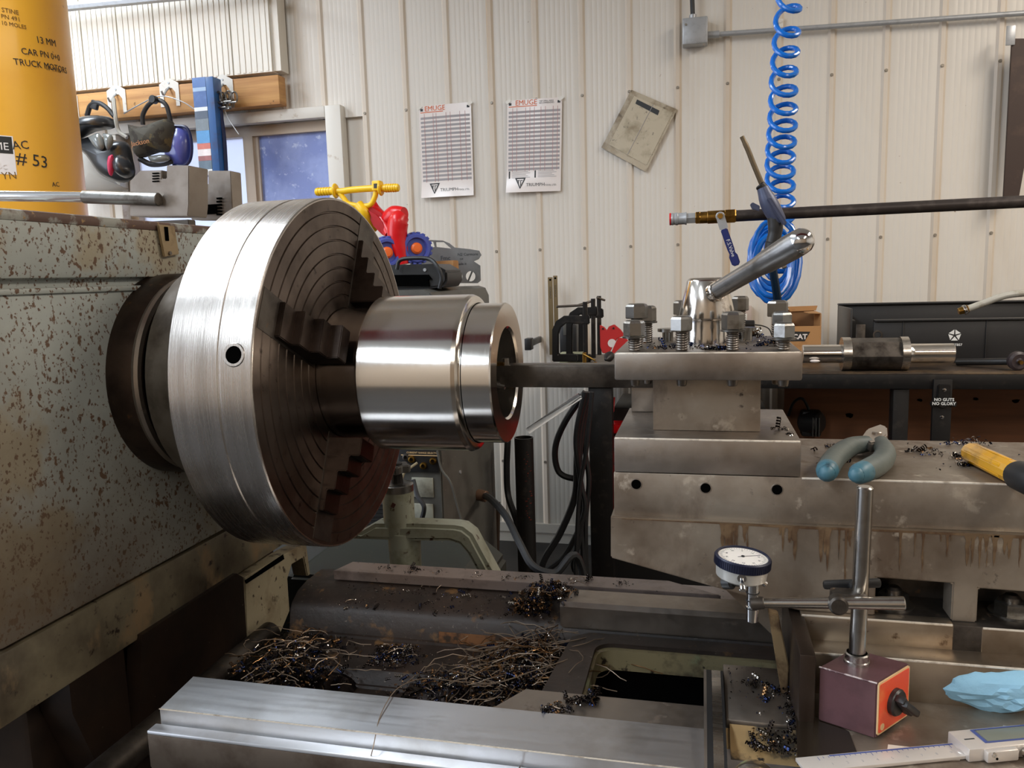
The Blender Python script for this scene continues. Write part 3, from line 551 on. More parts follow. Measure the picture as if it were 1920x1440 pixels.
def tbolt(px,py,Y,hh,hr,top,six=True,flange=False,ph=0):
    "px,py: head centre in the picture; stands on the top plate at depth Y"
    p=U(px,py,Y=Y); z0=1.2595; zt=U(px,top,Y=Y).z; zh=zt-hh
    n=18; pr=[(0,0)]
    hgt=zh-z0; k=max(3,int(hgt/.0026)); st=hgt/k
    for i in range(k): pr+=[(i*st+.0002,.0060),(i*st+st*.45,.0071),(i*st+st*.6,.0071)]
    pr+=[(hgt,.006),(hgt,0)]
    o=part('clamp_bolt',B().rev(pr,T(p.x,Y,z0),n),M_thread,CO,sharp=50)
    part('bolt_head',B().rev([(0,0),(0,hr*.94),(.001,hr),(hh-.0035,hr),(hh-.0012,hr*.88),(hh,hr*.66),(hh,0)],T(p.x,Y,zh)@RZ(ph),6 if six else 4),M_bolt,o,sharp=25)
    if flange: part('bolt_collar',B().rev([(0,.006),(0,hr*1.08),(.002,hr*1.1),(.0025,hr*.9)],T(p.x,Y,zh-.0022),20),M_bolt,o)
    # lower tip pokes out below the plate
    part('bolt_tip',B().cyl((p.x,Y,1.2275),(p.x,Y,1.2275-(.009 if Y<1 else .022)),.0065,.0055,seg=14,b=.001),M_thread,o)
tbolt(1189,620,.918,.0185,.0125,600,flange=True,ph=12)
tbolt(1278,612,.920,.0170,.0135,592,ph=28)
tbolt(1374,602,.920,.0200,.0125,584,flange=True,ph=0)
tbolt(1470,618,.918,.0170,.0125,604,flange=True,ph=28)
tbolt(1194,588,.968,.0180,.0140,569,ph=20)
tbolt(1213,597,1.03,.0200,.0120,573,flange=True,ph=5)
tbolt(1458,588,1.03,.0200,.0130,563,ph=15)
tbolt(1466,592,.962,.0150,.0120,584,ph=30)
tbolt(1388,580,1.085,.0190,.0110,555,ph=10)
tbolt(1278,590,1.085,.0190,.0110,563,ph=10)
# ================================================================ dial indicator on magnetic stand
MS=thing('magnetic_stand','maroon magnetic base with orange switch plate and steel post','magnetic stand',(.16,.82,zf))
c0=Vector((.165,.772)); cl=Vector((.116,.796)); cr=Vector((.204,.818)); u=(cl-c0); vv=(cr-c0); c3=cl+vv
h=.058
def quadprism(cs,z0,z1,b): 
    return B().prism([(p.x,p.y) for p in cs],z1-z0,T(0,0,z0),b=b)
part('base_block',quadprism([c0,cr,c3,cl],zf,zf+h,.0012),M_maroon,MS)
for p_,q_ in ((c0,cl),):
    part('chipped_edge',B().tube([(p_.x,p_.y,zf+h-.0006),(q_.x,q_.y,zf+h-.0006)],.0010,6),mat('chipped_enamel_edge',S(176,160,156),.4,.3,[('noise',140,.45,.55,S(94,66,68))]),MS)
nrm=Vector((vv.y,-vv.x)).normalized(); th=math.degrees(math.atan2(vv.y,vv.x)); Lf=vv.length
FM=Matrix.Translation((c0.x,c0.y,zf))@RZ(th)@FACE    # local x along the front face, y up, z outwards
part('switch_plate',B().prism(rrect(.001,Lf-.001,.003,h-.001,.003),.0012,FM),M_labeledge,MS)
part('switch_label',B().prism(rrect(.0028,Lf-.0028,.005,h-.003,.002),.0005,FM@T(0,0,.0012)),M_redlabel,MS,label='orange-red switch label')
part('label_dot',B().cyl((0,0,0),(0,0,.0004),.0035,seg=16).xf(FM@T(.009,.010,.0017)),M_labeledge,MS)
kb=part('switch_knob',B().rev([(0,.0135),(.004,.0135),(.006,.012),(.0065,0)],FM@T(Lf*.50,h*.50,.0017),28),M_blackplastic,MS)
part('knob_grip',B().box(-.004,.004,-.014,.014,.006,.016,.002,M=FM@T(Lf*.5,h*.5,.001)@RZ(42)).box(-.0035,.0035,-.012,.020,.012,.019,.002,M=FM@T(Lf*.5,h*.5,.001)@RZ(-128)),M_blackplastic,kb)
pc=(.1535,.811); ztp=U(1622,912,Y=.811).z
part('post_nut',B().rev([(0,.011),(.0,.0125),(.003,.0125),(.004,.0115),(.010,.0115),(.011,.010)],T(pc[0],pc[1],zf+h),16),M_steel,MS)
pt=U(1622,912,Y=.811); pb=Vector((pc[0],pc[1],zf+h))
part('post',B().cyl(pb,pt,.0080,.0078,seg=28,b=.0015),M_post,MS,label='upright steel post')
# clamp + arm
ca=U(1606,1118,Y=.811); a0=U(1428,1130,Y=.800); a1=U(1697,1131,Y=.790); am=U(1570,1130,Y=.794)
part('arm',B().cyl(a0,a1,.0050,.0066,seg=24,b=.001),M_post,MS,label='horizontal steel arm')
cp=part('swivel_clamp',B().cyl(am+Vector((0,.004,-.001)),am+Vector((0,-.010,.000)),.0098,.0092,seg=24,b=.002).mi(0).box(am.x-.004,ca.x+.009,.800,.819,ca.z-.007,ca.z+.006,.003),M_darksteel,MS)
part('clamp_wing',B().box(-.028,.028,-.0035,.0035,-.005,.005,.0033,M=T(ca.x-.001,.832,ca.z+.0045)@RY(-6)).cyl((ca.x,.815,ca.z+.004),(ca.x,.833,ca.z+.004),.005,seg=12),M_blackplastic,cp)
DI=thing('dial_indicator','round dial indicator with white face and navy ribbed rim held over the guideway','dial indicator',(.04,.80,.97))
dc=U(1392,1053,Y=.802); nz=Vector((.085,-.02,1)).normalized(); DM=AX(dc,nz,up=(0,1,0))@Matrix.Scale(.94,4)
part('case',B().rev([(-.018,0),(-.018,.024),(-.016,.0265),(-.003,.0275)],DM,48),mat('silver_case',S(206,204,198),.3,.5),DI)
rim=B().rev([(-.004,.0278),(-.0035,.0295),(.006,.0295),(.0075,.0280),(.0068,.0265),(.0055,.0262)],DM,72)
for k in range(72):
    a=2*math.pi*k/72; rim.box(-.0005,.0005,.0293,.0300,-.003,.0052,M=DM@RZ(k*5))
part('bezel',rim,M_navy if 0 else mat('navy_bezel',S(26,30,52),.4,.2),DI,kind=None)
fc=part('dial_face',B().rev([(.0050,.0264),(.0052,0)],DM,48),mat('dial_white',S(240,234,226),.5),DI)
tk=B()
for k in range(50): tk.box(-.00012,.00012,.0215 if k%5 else .020,.0240,.0053,.00545,M=DM@RZ(k*7.2))
part('tick_marks',tk,M_ink,fc,kind='stuff')
nm=B()
for k in range(10): nm.text(str(k*10),.0034,DM@RZ(-36*k)@T(0,.0165,.0053),.00004,'CENTER')
part('numerals',nm,M_ink,fc,kind='stuff')
part('needle',B().box(-.0003,.0003,-.006,.021,.0056,.0059,M=DM@RZ(-62)).rev([(.0055,.0018),(.0066,.0018),(.0066,0)],DM,12),M_ptextd,fc)
part('crystal',B().rev([(.0066,.0264),(.0074,.020),(.0078,0)],DM,48),mat('dial_crystal',(1,1,1),.03,0,trans=1,ior=1.02),DI)
q=U(1391,1085,Y=.775); q2=U(1393,1108,Y=.766)
part('limit_stem',B().cyl(q+Vector((0,.012,0)),q,.0035,.0045,seg=12).cyl(q,q2,.0018,.0038,seg=14,b=.0006),M_chrome,DI)
q0=U(1412,1085,Y=.805); q1=U(1410,1165,Y=.805)
part('spindle_sleeve',B().cyl(q0,q0.lerp(q1,.62),.0062,seg=20,b=.0008).cyl(q0.lerp(q1,.62),q1,.0066,.0060,seg=20,b=.001),M_chrome,DI)
for t in (.30,.48,.66): 
    c=q0.lerp(q1,t); part('sleeve_band',B().cyl(c,c+Vector((0,0,-.0012)),.0068,seg=20),M_blackplastic,DI)
part('mounting_lug',B().cyl(U(1357,1092,Y=.812),U(1374,1092,Y=.806),.007,seg=14,b=.001).box(-.018,.012,-.004,.004,-.006,.006,.001,M=T(dc.x,dc.y+.006,dc.z-.022)),M_blackplastic,DI)
part('clamp_screw',B().cyl(U(1429,1090,Y=.80),U(1436,1096,Y=.80),.003,seg=10),M_steel,DI)
part('arm_grip',B().cyl(U(1408,1131,Y=.802),U(1434,1130,Y=.800),.0075,.0060,seg=18,b=.001),M_darksteel,DI)
# ================================================================ caliper, coin, towel
zc=zf+.0005
ca0=U(1505,1432,Z=zc+.004); ca1=U(1960,1388,Z=zc+.004); ang=math.degrees(math.atan2(ca1.y-ca0.y,ca1.x-ca0.x))
CM_=T(ca0.x,ca0.y,zc)@RZ(ang); CL=thing('digital_caliper','silver caliper with printed blue scale lying in the lower right corner','caliper',(ca0.x+.15,ca0.y,zc))
part('beam',B().box(-.002,.32,-.0105,.0105,0,.0035,.0006,M=CM_),M_cal,CL)
M_scale=mat('blue_scale_print',S(70,84,140),.4)
sc=B().box(.03,.32,.0075,.0092,.0035,.0037,M=CM_)
for k in range(40): sc.box(.018+k*.0052,.0184+k*.0052,.003 if k%5==0 else .0055,.0080,.0035,.0037,M=CM_)
part('scale_print',sc,M_scale,CL,kind='stuff')
sn=B()
for k in range(9): sn.text(str(k+1),.0045,CM_@T(.026+k*.0145,-.005,.0036),.00004)
part('scale_numbers',sn,M_ptext,CL,kind='stuff')
hx=(U(1805,1400,Z=zc+.01)-ca0).length
part('slider_head',B().box(hx,hx+.075,-.015,.0155,-.0003,.0125,.0012,M=CM_),M_cal,CL)
part('display_window',B().box(hx+.025,hx+.075,-.006,.0115,.0125,.0130,.0002,M=CM_),mat('lcd_grey',S(118,122,112),.3),CL)
part('display_edge',B().box(hx+.021,hx+.024,-.008,.013,.0125,.0132,M=CM_).box(hx+.024,hx+.08,.0117,.0132,.0125,.0132,M=CM_).box(hx+.024,hx+.08,-.0082,-.0067,.0125,.0132,M=CM_),M_scale,CL,kind='stuff')
part('label_dash',B().box(hx+.006,hx+.016,-.0005,.001,.0125,.0127,M=CM_),M_ptextd,CL)
lk=part('clamp_block',B().box(hx+.014,hx+.045,-.021,-.0145,.001,.012,.0015,M=CM_),M_cal,CL)
part('clamp_hole',B().cyl((hx+.023,-.0205,.005),(hx+.023,-.0214,.005),.0012,seg=10).xf(CM_),M_blackhole,lk)
part('clamp_ring',B().rev([(0,.0025),(.0008,.0025),(.0008,.0014)],AX((hx+.020,-.0208,.009),(0,-1,0)),14).xf(CM_),M_chrome,lk)
part('lock_screw',B().cyl((hx+.055,-.016,.006),(hx+.055,-.024,.006),.005,seg=16,b=.001).xf(CM_),M_steel,CL)
p=U(1806,1407,Z=zf+.004); solo('thumb_button',B().ball((0,0,0),.0075,20,sc=(1,1,.35)).xf(T(p.x,p.y,zf+.0026)@RX(-12)),M_cal,'small domed metal button lying beside the caliper head','button')
# crumpled paper towel
p=U(1880,1325,Z=zf); rb=bmesh.new(); bmesh.ops.create_icosphere(rb,subdivisions=4,radius=1)
for v in rb.verts:
    d=v.co.copy(); c=mnoise.cell(d*2.2+Vector((5,3,1))); n=.25*mnoise.noise(d*1.5+Vector((3,1,2)))+.30*abs(mnoise.noise(d*3.1+Vector((1,7,4))))+.10*c
    v.co=Vector((d.x*(.050+.016*n)-.012*max(0,-d.x-.55)/.45,d.y*(.030+.02*n),max(-.0205,d.z*(.024+.020*n))))
b_=B()._bm(rb); b_.xf(T(p.x+.002,p.y+.008,zf+.0215)@RY(-8)); solo('paper_towel',b_,M_rag,'crumpled light blue paper towel at the right edge','towel',sharp=22)
q=U(1905,1378,Z=zf); solo('steel_shim',B().box(-.012,.014,-.010,.010,0,.0012,.0002,M=T(q.x,q.y,zf+.0002)@RZ(-25)),M_galv,'thin steel shim poking out beneath the blue towel','shim')
# ================================================================ pliers and screwdriver on the cross slide
zt=1.1195
PL=thing('pliers','open steel pliers with worn grey grips and blue tips','pliers',(.24,.96,zt))
def pz(x,y,h=.012): return U(x,y,Z=zt+h)
head=[pz(1614,828),pz(1625,812),pz(1650,803),pz(1663,808),pz(1664,822),pz(1650,836),pz(1632,840)]
cx0=sum((p.x for p in head))/7; cy0=sum((p.y for p in head))/7
part('jaws',B().prism([(p.x,p.y) for p in head],.012,T(0,0,zt+.006),b=.002),M_pliersteel,PL)
part('pivot',B().cyl((cx0,cy0-.004,zt+.017),(cx0,cy0-.004,zt+.021),.006,seg=16,b=.001),M_pliersteel,PL)
g1=smooth([pz(1626,832),pz(1594,838),pz(1566,858),pz(1553,878),pz(1550,886)],5); g2=smooth([pz(1652,832),pz(1660,850),pz(1650,868),pz(1625,882),pz(1606,890)],5)
for g in (g1,g2):
    n=len(g); rr=[.0075+.0048*math.sin(math.pi*min(1,(i/n)*.62+.18)) for i in range(n)]
    k=n-5
    part('grip',B().tube(g[:k+1],rr[:k+1],14),M_plier,PL)
    tip=[rr[i] for i in range(k,n)]; tip[-1]*=.8
    pp=part('grip_tip',B().tube(g[k:],[r*1.01 for r in tip],14).ball(g[-1],tip[-1]*1.0,14),M_pliertip,PL,label='blue rubber grip tip')
SD=thing('screwdriver','amber plastic screwdriver handle with black collar on the cross slide','screwdriver',(.31,.93,zt))
s0=U(1816,846,Z=zt+.013); s1=U(1925,898,Z=zt+.014); dd=(s1-s0).normalized(); L=(s1-s0).length; SM=AX(s0,dd)
hb_=B()
pr=[(0,0),(.0004,.006),(.004,.0105),(.012,.0125),(L*.5,.0118),(L*.80,.0125),(L*.86,.0120),(L*.86,0)]
hb_.rev(pr,SM,12,ph=15)
part('handle',hb_,M_amber,SD,sharp=15)
for k in range(6):
    a=k*60; part('handle_flute',B().box(-.0022,.0022,.0112,.0126,.014,L*.74,.0006,M=SM@RZ(a)),M_amber,SD)
part('collar',B().rev([(L*.85,0),(L*.85,.0135),(L*.88,.0150),(L+.02,.0150),(L+.028,.011),(L+.03,0)],SM,24),M_rubber,SD)
part('blade',B().cyl(s0+dd*(L+.028),s0+dd*(L+.13),.0035,seg=12),M_steel,SD)
# ================================================================ things on the headstock
ZT=1.4455
RD=thing('wrench_bar','long steel bar with a thicker dark sleeve lying across the headstock top','bar',(-1.0,1.2,ZT))
e0=U(-60,367,Y=1.2); e1=U(158,369,Y=1.2); e2=U(298,374,Y=1.2)
part('rod',B().cyl(e0,e1,.0095,seg=24),M_chrome,RD); part('sleeve',B().cyl(e1,e2,.0115,.0112,seg=28,b=.001),M_bolt,RD,label='dull sleeve end of the bar')
def jawblock(name,lab,px0,px1,ptop,Y,dy,steps,lo):
    t=thing(name,lab,'chuck jaw',(U((px0+px1)/2,400,Y=Y).x,Y+dy/2,ZT),'spare chuck jaws on the headstock')
    pts=[]
    for x,y in steps: q=U(x,y,Y=Y); pts.append((q.x,max(q.z,ZT)))
    part('jaw_block',B().prism(pts,dy,T(0,Y,0)@XZ,b=.0012),M_plate,t)
    return t
# first jaw : stepped block, second jaw: toothed block behind to the right
t=jawblock('spare_chuck_jaw','stepped spare chuck jaw lying nearest the steel bar on the headstock',248,385,310,1.21,.055,[(243,405),(243,340),(262,320),(303,319),(303,335),(312,335),(312,310),(354,310),(354,383),(352,405)],0)
part('jaw_base',B().prism([(U(200,384,Y=1.19).x,ZT+.014),(U(352,384,Y=1.19).x,ZT+.014),(U(352,384,Y=1.19).x,ZT),(U(190,384,Y=1.19).x,ZT)],.02,T(0,1.188,0)@XZ,b=.001),M_darksteel,t)
for k in range(4): 
    q=U(292,325+k*5,Y=1.209); part('serration',B().box(q.x-.006,q.x+.006,1.2075,1.211,q.z-.001,q.z+.001,M=I4),M_blackhole,t)
t2=jawblock('spare_chuck_jaw','toothed spare chuck jaw standing right of the stepped one',355,440,318,1.33,.035,[(358,412),(358,348),(390,346),(390,320),(432,320),(437,412)],0)
for k in range(6):
    q=U(411,372+k*6,Y=1.328); part('tooth_gap',B().box(q.x-.005,q.x+.005,1.3265,1.332,q.z-.0016,q.z+.0016),M_blackhole,t2)
q=U(395,390,Y=1.327); part('jaw_channel',B().box(U(358,390,Y=1.327).x,U(405,390,Y=1.327).x,1.3265,1.332,U(380,402,Y=1.327).z,U(380,384,Y=1.327).z),M_blackhole,t2)
hk=[U(118+6,380,Y=1.3),U(123,366,Y=1.3),U(130,347,Y=1.3)]
# ================================================================ yellow post
YR=.30; yc=U(128,200,Y=2.3); YX=yc.x-YR*1.02-.125
YP=thing('yellow_post','tall round yellow painted post covered in handwritten marker notes','post',(YX,2.38,0))
part('column',B().rev([(0,YR),(3.68,YR)],T(YX,2.38,0),96),M_yellow,YP)
part('base_flange',B().rev([(0,.0),(0,YR+.12),(.025,YR+.12),(.025,YR)],T(YX,2.38,0),48),M_yellow,YP)
def onpost(b,px,py,ang,size_m=None):
    "wrap flat shape (x,y) round the post; anchor at photo point"
    r=RM@Vector((px-960,py-720,FPX)); o=Vector((0,0,CZ)); A=r.x**2+r.y**2; Bq=2*(r.x*(o.x-YX)+r.y*(o.y-2.38)); Cq=(o.x-YX)**2+(o.y-2.38)**2-YR**2
    t=(-Bq-math.sqrt(max(0,Bq*Bq-4*A*Cq)))/(2*A); p=o+t*r; th0=math.atan2(p.y-2.38,p.x-YX); out=[]
    for v in b.v:
        a=th0+v[0]/YR; out.append((YX+(YR+.0008+v[2])*math.cos(a),2.38+(YR+.0008+v[2])*math.sin(a),p.z+v[1]))
    b.v=out; return b
def scrawl(txt,px,py,size,tilt,m=M_ink):
    b=B().text(txt,size,RZ(tilt),.0002); part('handwriting',onpost(b,px,py,0),m,YP)
scrawl('STINE',3,22,.020,2,M_ink2:=mat('faded_marker',S(120,84,24),.6)); scrawl('PN 491',2,34,.019,2,M_ink2); scrawl('10 MOLES',2,46,.018,2,M_ink2)
scrawl('13 MM',68,80,.031,6); scrawl('CAR PN 0+0',40,101,.029,5); scrawl('TRUCK MOTORS',26,121,.029,5); scrawl('17-19/16',86,131,.020,5)
scrawl('AC',24,280,.038,8); scrawl('# 53',30,306,.056,-4); scrawl('YN',4,336,.032,6,M_ink2); scrawl('AC',98,350,.022,6)
b=B().box(-.10,.042,-.055,.055,0,.0006); 
b=B()
for i in range(8): b.add([(-.10+.142*i/8,-.062,0),(-.10+.142*(i+1)/8,-.062,0),(-.10+.142*(i+1)/8,.062,0),(-.10+.142*i/8,.062,0)],[(0,1,2,3)])
stk=part('sticker',onpost(b,0,290,0),M_paper,YP,label='white sticker with a black top half')
b=B()
for i in range(8): b.add([(-.10+.138*i/8,.005,.0004),(-.10+.138*(i+1)/8,.005,.0004),(-.10+.138*(i+1)/8,.059,.0004),(-.10+.138*i/8,.059,.0004)],[(0,1,2,3)])
part('sticker_band',onpost(b,0,290,0),M_ink,stk)
part('sticker_text',onpost(B().text('ME',.034,T(-.016,.016,.001),.0002).text('Bc',.034,T(-.018,-.045,.001),.0002),0,290,0),M_paper,stk)
# ================================================================ board with hooks, window-side things
YBd=3.725
x0=-3.6; x1=U(523,165,Y=YBd-.04).x; zb1_=U(523,138,Y=YBd-.04).z; zb0_=U(523,195,Y=YBd-.04).z
BD=thing('coat_board','rough pine board screwed to the wall with white metal hooks','board',((x0+x1)/2,YBd,zb0_))
part('board',B().box(x0,x1,YBd-.04,YBd+.028,zb0_,zb1_-.004,.003),M_wood,BD)
for px,py in ((130,196),(219,184),(318,172),(419,166)):
    p=U(px,py,Y=YBd-.041); s=.056
    hkk=part('hook_plate',B().prism([(-s,-s*1.3),(-s,s*.7),(0,s*1.25),(s,s*.7),(s,-s*1.3),(s*.62,-s*1.3),(s*.62,-.005),(s*.30,s*.30),(-s*.30,s*.30),(-s*.62,-.005),(-s*.62,-s*1.3)],.003,onface((p.x,YBd-.041,p.z))),M_white,BD,label='white hook plate')
    part('hook_arm',B().tube(smooth([(p.x,YBd-.044,p.z+.02),(p.x+.004,YBd-.08,p.z-.01),(p.x+.006,YBd-.10,p.z-.03),(p.x+.006,YBd-.115,p.z-.012)],4),.005,8),M_galv,hkk)
    part('hook_screw',B().cyl((p.x,YBd-.044,p.z+s*.75),(p.x,YBd-.047,p.z+s*.75),.005,seg=10),M_galv,hkk)
# respirator style mask (grey lens) hanging from a hook
YM_=3.55
def P(x,y,Y=None): return U(x,y,Y=Y or YM_)
MK=thing('welding_mask','black moulded face mask with grey lenses hanging from the first visible hook','mask',tuple(P(190,340)))
def shell(pts,depth,th,seg=14,Y=YM_):
    """closed shell bulging towards the room from an outline of photo points"""
    P3=[P(x,y,Y) for x,y in pts]; c=sum(P3,Vector())/len(P3); vs=[]; fs=[]; n=len(P3); K=5
    for k in range(K+1):
        s=math.cos(.5*math.pi*k/K); d=depth*math.sin(.5*math.pi*k/K)
        for q in P3: vs.append(c+(q-c)*s+Vector((0,-d,0)))
    for k in range(K):
        for i in range(n): j=(i+1)%n; fs.append((k*n+i,k*n+j,(k+1)*n+j,(k+1)*n+i))
    fs.append(tuple(range(n))); return B().add(vs,fs)
def cur(pts,n=4): return [tuple(v) for v in smooth([(x,y,0) for x,y in pts]+[(pts[0][0],pts[0][1],0)],n)][:-1]
def c2(pts,n=3): return [(v[0],v[1]) for v in cur(pts,n)]
part('face_shell',shell(c2([(150,262),(178,255),(212,262),(240,268),(250,300),(253,330),(232,343),(205,336),(186,322),(165,292),(142,270)]),.07,.01),M_maskblack,MK)
part('brow',shell(c2([(133,264),(141,240),(155,225),(185,217),(210,222),(215,240),(180,247),(150,262)]),.11,.01),M_maskblack,MK)
part('lens',shell(c2([(166,257),(186,250),(196,272),(190,282),(178,275)]),.02,.01,Y=YM_-.075),M_maskgrey,MK)
part('lens',shell(c2([(194,250),(210,253),(212,270),(203,282),(198,270)]),.02,.01,Y=YM_-.075),M_maskgrey,MK)
part('filter_cap',shell(c2([(216,300),(228,290),(248,310),(250,328),(235,334),(220,322)]),.06,.01,Y=YM_-.05),M_maskblack,MK)
part('pink_filter',shell(c2([(205,292),(212,291),(214,315),(210,330),(205,325),(203,305)]),.02,.01,Y=YM_-.09),M_pink,MK,label='pink filter cartridge')
part('head_strap',B().tube(smooth([P(163,218),P(170,198),P(184,193),P(200,202),P(214,218)],5),.012,8),M_rubber,MK)
part('strap_buckle',B().box(-.02,.02,-.01,.01,-.025,.02,.006,M=T(*P(178,196))@RY(20)),M_rubber,MK)
part('grey_strap',B().tube(smooth([P(213,185,3.6),P(216,215),P(222,245),P(238,258)],5),.010,6),mat('grey_webbing',S(170,168,160),.7),MK)
# second: camouflage hood with violet visor
WH=thing('welding_hood','camouflage welding hood with violet visor and black headgear on the second hook','mask',tuple(P(300,310)))
part('visor',shell(c2([(318,240),(340,236),(355,252),(358,280),(352,305),(340,311),(318,306),(310,280)]),.05,.01,Y=YM_+.02),M_violet,WH,label='violet-blue curved visor')
part('visor_rim',B().tube(smooth([P(328,236),P(350,240),P(359,268),P(357,298),P(345,311),P(325,310)],6),.008,8),mat('navy_rim',S(24,32,74),.35),WH)
part('hood',shell(c2([(244,234),(270,238),(300,228),(320,224),(332,245),(330,280),(322,288),(300,286),(262,296),(250,265)]),.09,.01),M_camo,WH,label='camouflage cloth hood')
q=P(258,276,YM_-.075); part('hood_script',B().text('Jackson',.034,onface((q.x-.01,YM_-.105,q.z))@RZ(6),.0005), mat('gold_script',S(170,110,52),.5),WH)
part('lower_band',B().tube(smooth([P(262,298),P(285,308),P(318,304),P(334,290)],6),.014,8),M_rubber,WH)
part('headgear',B().tube(smooth([P(268,234),P(268,215),P(280,195),P(297,188),P(312,198),P(320,228)],6),.011,8),M_rubber,WH)
part('chin_cup',shell(c2([(278,293),(312,290),(318,300),(300,306),(284,303)]),.03,.01,Y=YM_-.03),M_maskgrey,WH)
part('knob',B().cyl(P(292,188),P(292,188)+Vector((0,-.03,0)),.02,seg=16,b=.003),M_rubber,WH)
solo('hanging_wire',B().tube(smooth([P(232,213,3.62),P(262,196,3.62),P(300,180,3.62),P(340,190,3.62),P(365,205,3.62)],6),.003,6),M_galv,'thin grey wire looped over the second hook','wire')
WB=thing('paper_bag_hood','pale grey translucent hood hanging lowest beside the yellow post','hood',tuple(P(160,350,3.68)))
part('hood_shell',shell(c2([(137,262),(160,270),(190,310),(220,345),(240,356),(170,368),(140,362)]),.05,.01,Y=3.68),mat('pale_grey_cloth',S(176,172,164),.7),WB)
part('hood_strap',B().tube(smooth([P(165,300,3.66),P(150,250,3.66),P(138,210,3.67)],5),.008,6),M_galv,WB)
# tall blue printed carton hung beside the window
cb0=U(366,330,Y=3.55); cb1=U(366,146,Y=3.55); wd=U(389,200,Y=3.55).x-U(364,200,Y=3.55).x
BX=thing('tall_carton','tall narrow blue printed carton hanging beside the window','carton',tuple(cb0))
H=cb1.z-cb0.z; x=U(364,200,Y=3.55).x
bands=[(0,.06,S(222,226,228)),(.06,.15,S(60,86,104)),(.15,.20,S(140,60,50)),(.20,.27,S(226,216,214)),(.27,.33,S(200,96,70)),(.33,.46,S(56,140,200)),(.46,.58,S(104,116,124)),(.58,.66,S(54,70,92)),(.66,.70,S(224,230,236)),(.70,.86,S(34,84,152)),(.86,.90,S(150,180,214)),(.90,1,S(40,96,168))]
part('carton_body',B().box(x,x+wd*1.55,3.55,3.62,cb0.z,cb1.z,.003),mat('blue_carton_side',S(38,96,160),.4,0,[('noise',12,.5,.7,S(60,80,120))],coat=.3),BX)
for a,c_,col in bands: part('printed_band',B().box(x+.001,x+wd,3.5485,3.5502,cb0.z+a*H+.0005,cb0.z+c_*H),mat('band_%d'%int(a*100),col,.35,0,[('noise',20,.5,.75,tuple(min(1,v*1.3+.03) for v in col))],coat=.3),BX)
# bundle of shackles / carabiners
SK=thing('shackle_bundle','bundle of small steel shackles hanging on the hook nearest the window','shackles',tuple(U(425,225,Y=3.58)))
random.seed(5)
for k in range(9):
    p=U(410+k%5*6+random.uniform(-2,2),180+(k//5)*13+random.uniform(-4,4),Y=3.58+.01*(k%3)); 
    part('shackle',B().tube([(p.x+.017*math.cos(a),p.y+.004*k%2,p.z+.026*math.sin(a)) for a in [R(-60+30*i) for i in range(11)]],.0045,6).cyl((p.x-.02,p.y,p.z-.026),(p.x+.02,p.y,p.z-.026),.004,seg=8),M_bolt,SK)
part('strap',B().tube(smooth([U(412,175,Y=3.60),U(414,215,Y=3.60),U(420,260,Y=3.60),U(424,330,Y=3.60)],4),.011,6),mat('dark_blue_strap',S(40,48,84),.7),SK)
part('dangling_wire',B().tube(smooth([U(418,200,Y=3.6),U(430,225,Y=3.6),U(448,252,Y=3.6)],5),.0025,5),M_galv,SK)
# ================================================================ wall things
def wp(x,y,off=.0): return U(x,y,Y=YW-.006-off)
CT=thing('electrical_conduit','galvanised electrical conduit running right from the grey junction box','conduit',tuple(wp(1600,50)))
c0_=U(1322,66,Y=YW-.03); c1_=U(1990,20,Y=YW-.03); part('tube',B().cyl(c0_,c1_,.011,seg=16),M_galv,CT)
c2_=U(1352,64,Y=YW-.03); part('coupling',B().cyl(c0_,c0_.lerp(c2_,.9),.015,seg=16,b=.001),M_galv,CT)
q=U(1463,48,Y=YW-.02); part('pipe_strap',B().box(q.x-.012,q.x+.012,YW-.012,YW-.008,q.z-.035,q.z+.03).cyl((q.x,YW-.012,q.z+.018),(q.x,YW-.017,q.z+.018),.006,seg=8),M_white,CT)
JB=thing('junction_box','grey metal junction box near the top of the wall with a black cable entering','junction box',tuple(wp(1303,92)))
p0=wp(1280,92); p1=wp(1327,38); part('box',B().box(p0.x,p1.x,YW-.075,YW-.006,p0.z,p1.z,.006),M_galv,JB)
for x,y in ((1286,46),(1320,83)): q=U(x,y,Y=YW-.077); part('cover_screw',B().cyl((q.x,YW-.075,q.z),(q.x,YW-.079,q.z),.005,seg=8),M_screw,JB)
q=U(1299,36,Y=YW-.04); part('gland',B().cyl((q.x,YW-.04,p1.z),(q.x,YW-.04,p1.z+.02),.016,seg=12,b=.002),M_galv,JB)
solo('black_cable',B().tube([(q.x,YW-.04,p1.z+.01),(q.x-.004,YW-.04,p1.z+.12),(q.x-.012,YW-.04,3.69)],.010,8),M_rubber,'black cable dropping from the roof into the junction box','cable')
s0_=U(60,20,Y=3.62); s1_=U(303,-4,Y=3.62); d_=(s1_-s0_)
solo('strut_rail',B().box(-3.9,-2.3,3.60,3.66,s0_.z-.02+.0,s0_.z+.03,.003) if 0 else B().tube([s0_-d_*.3,s1_+d_*.8],.022,8),M_galv,'galvanised rail crossing the proud sheet at the top left','rail')
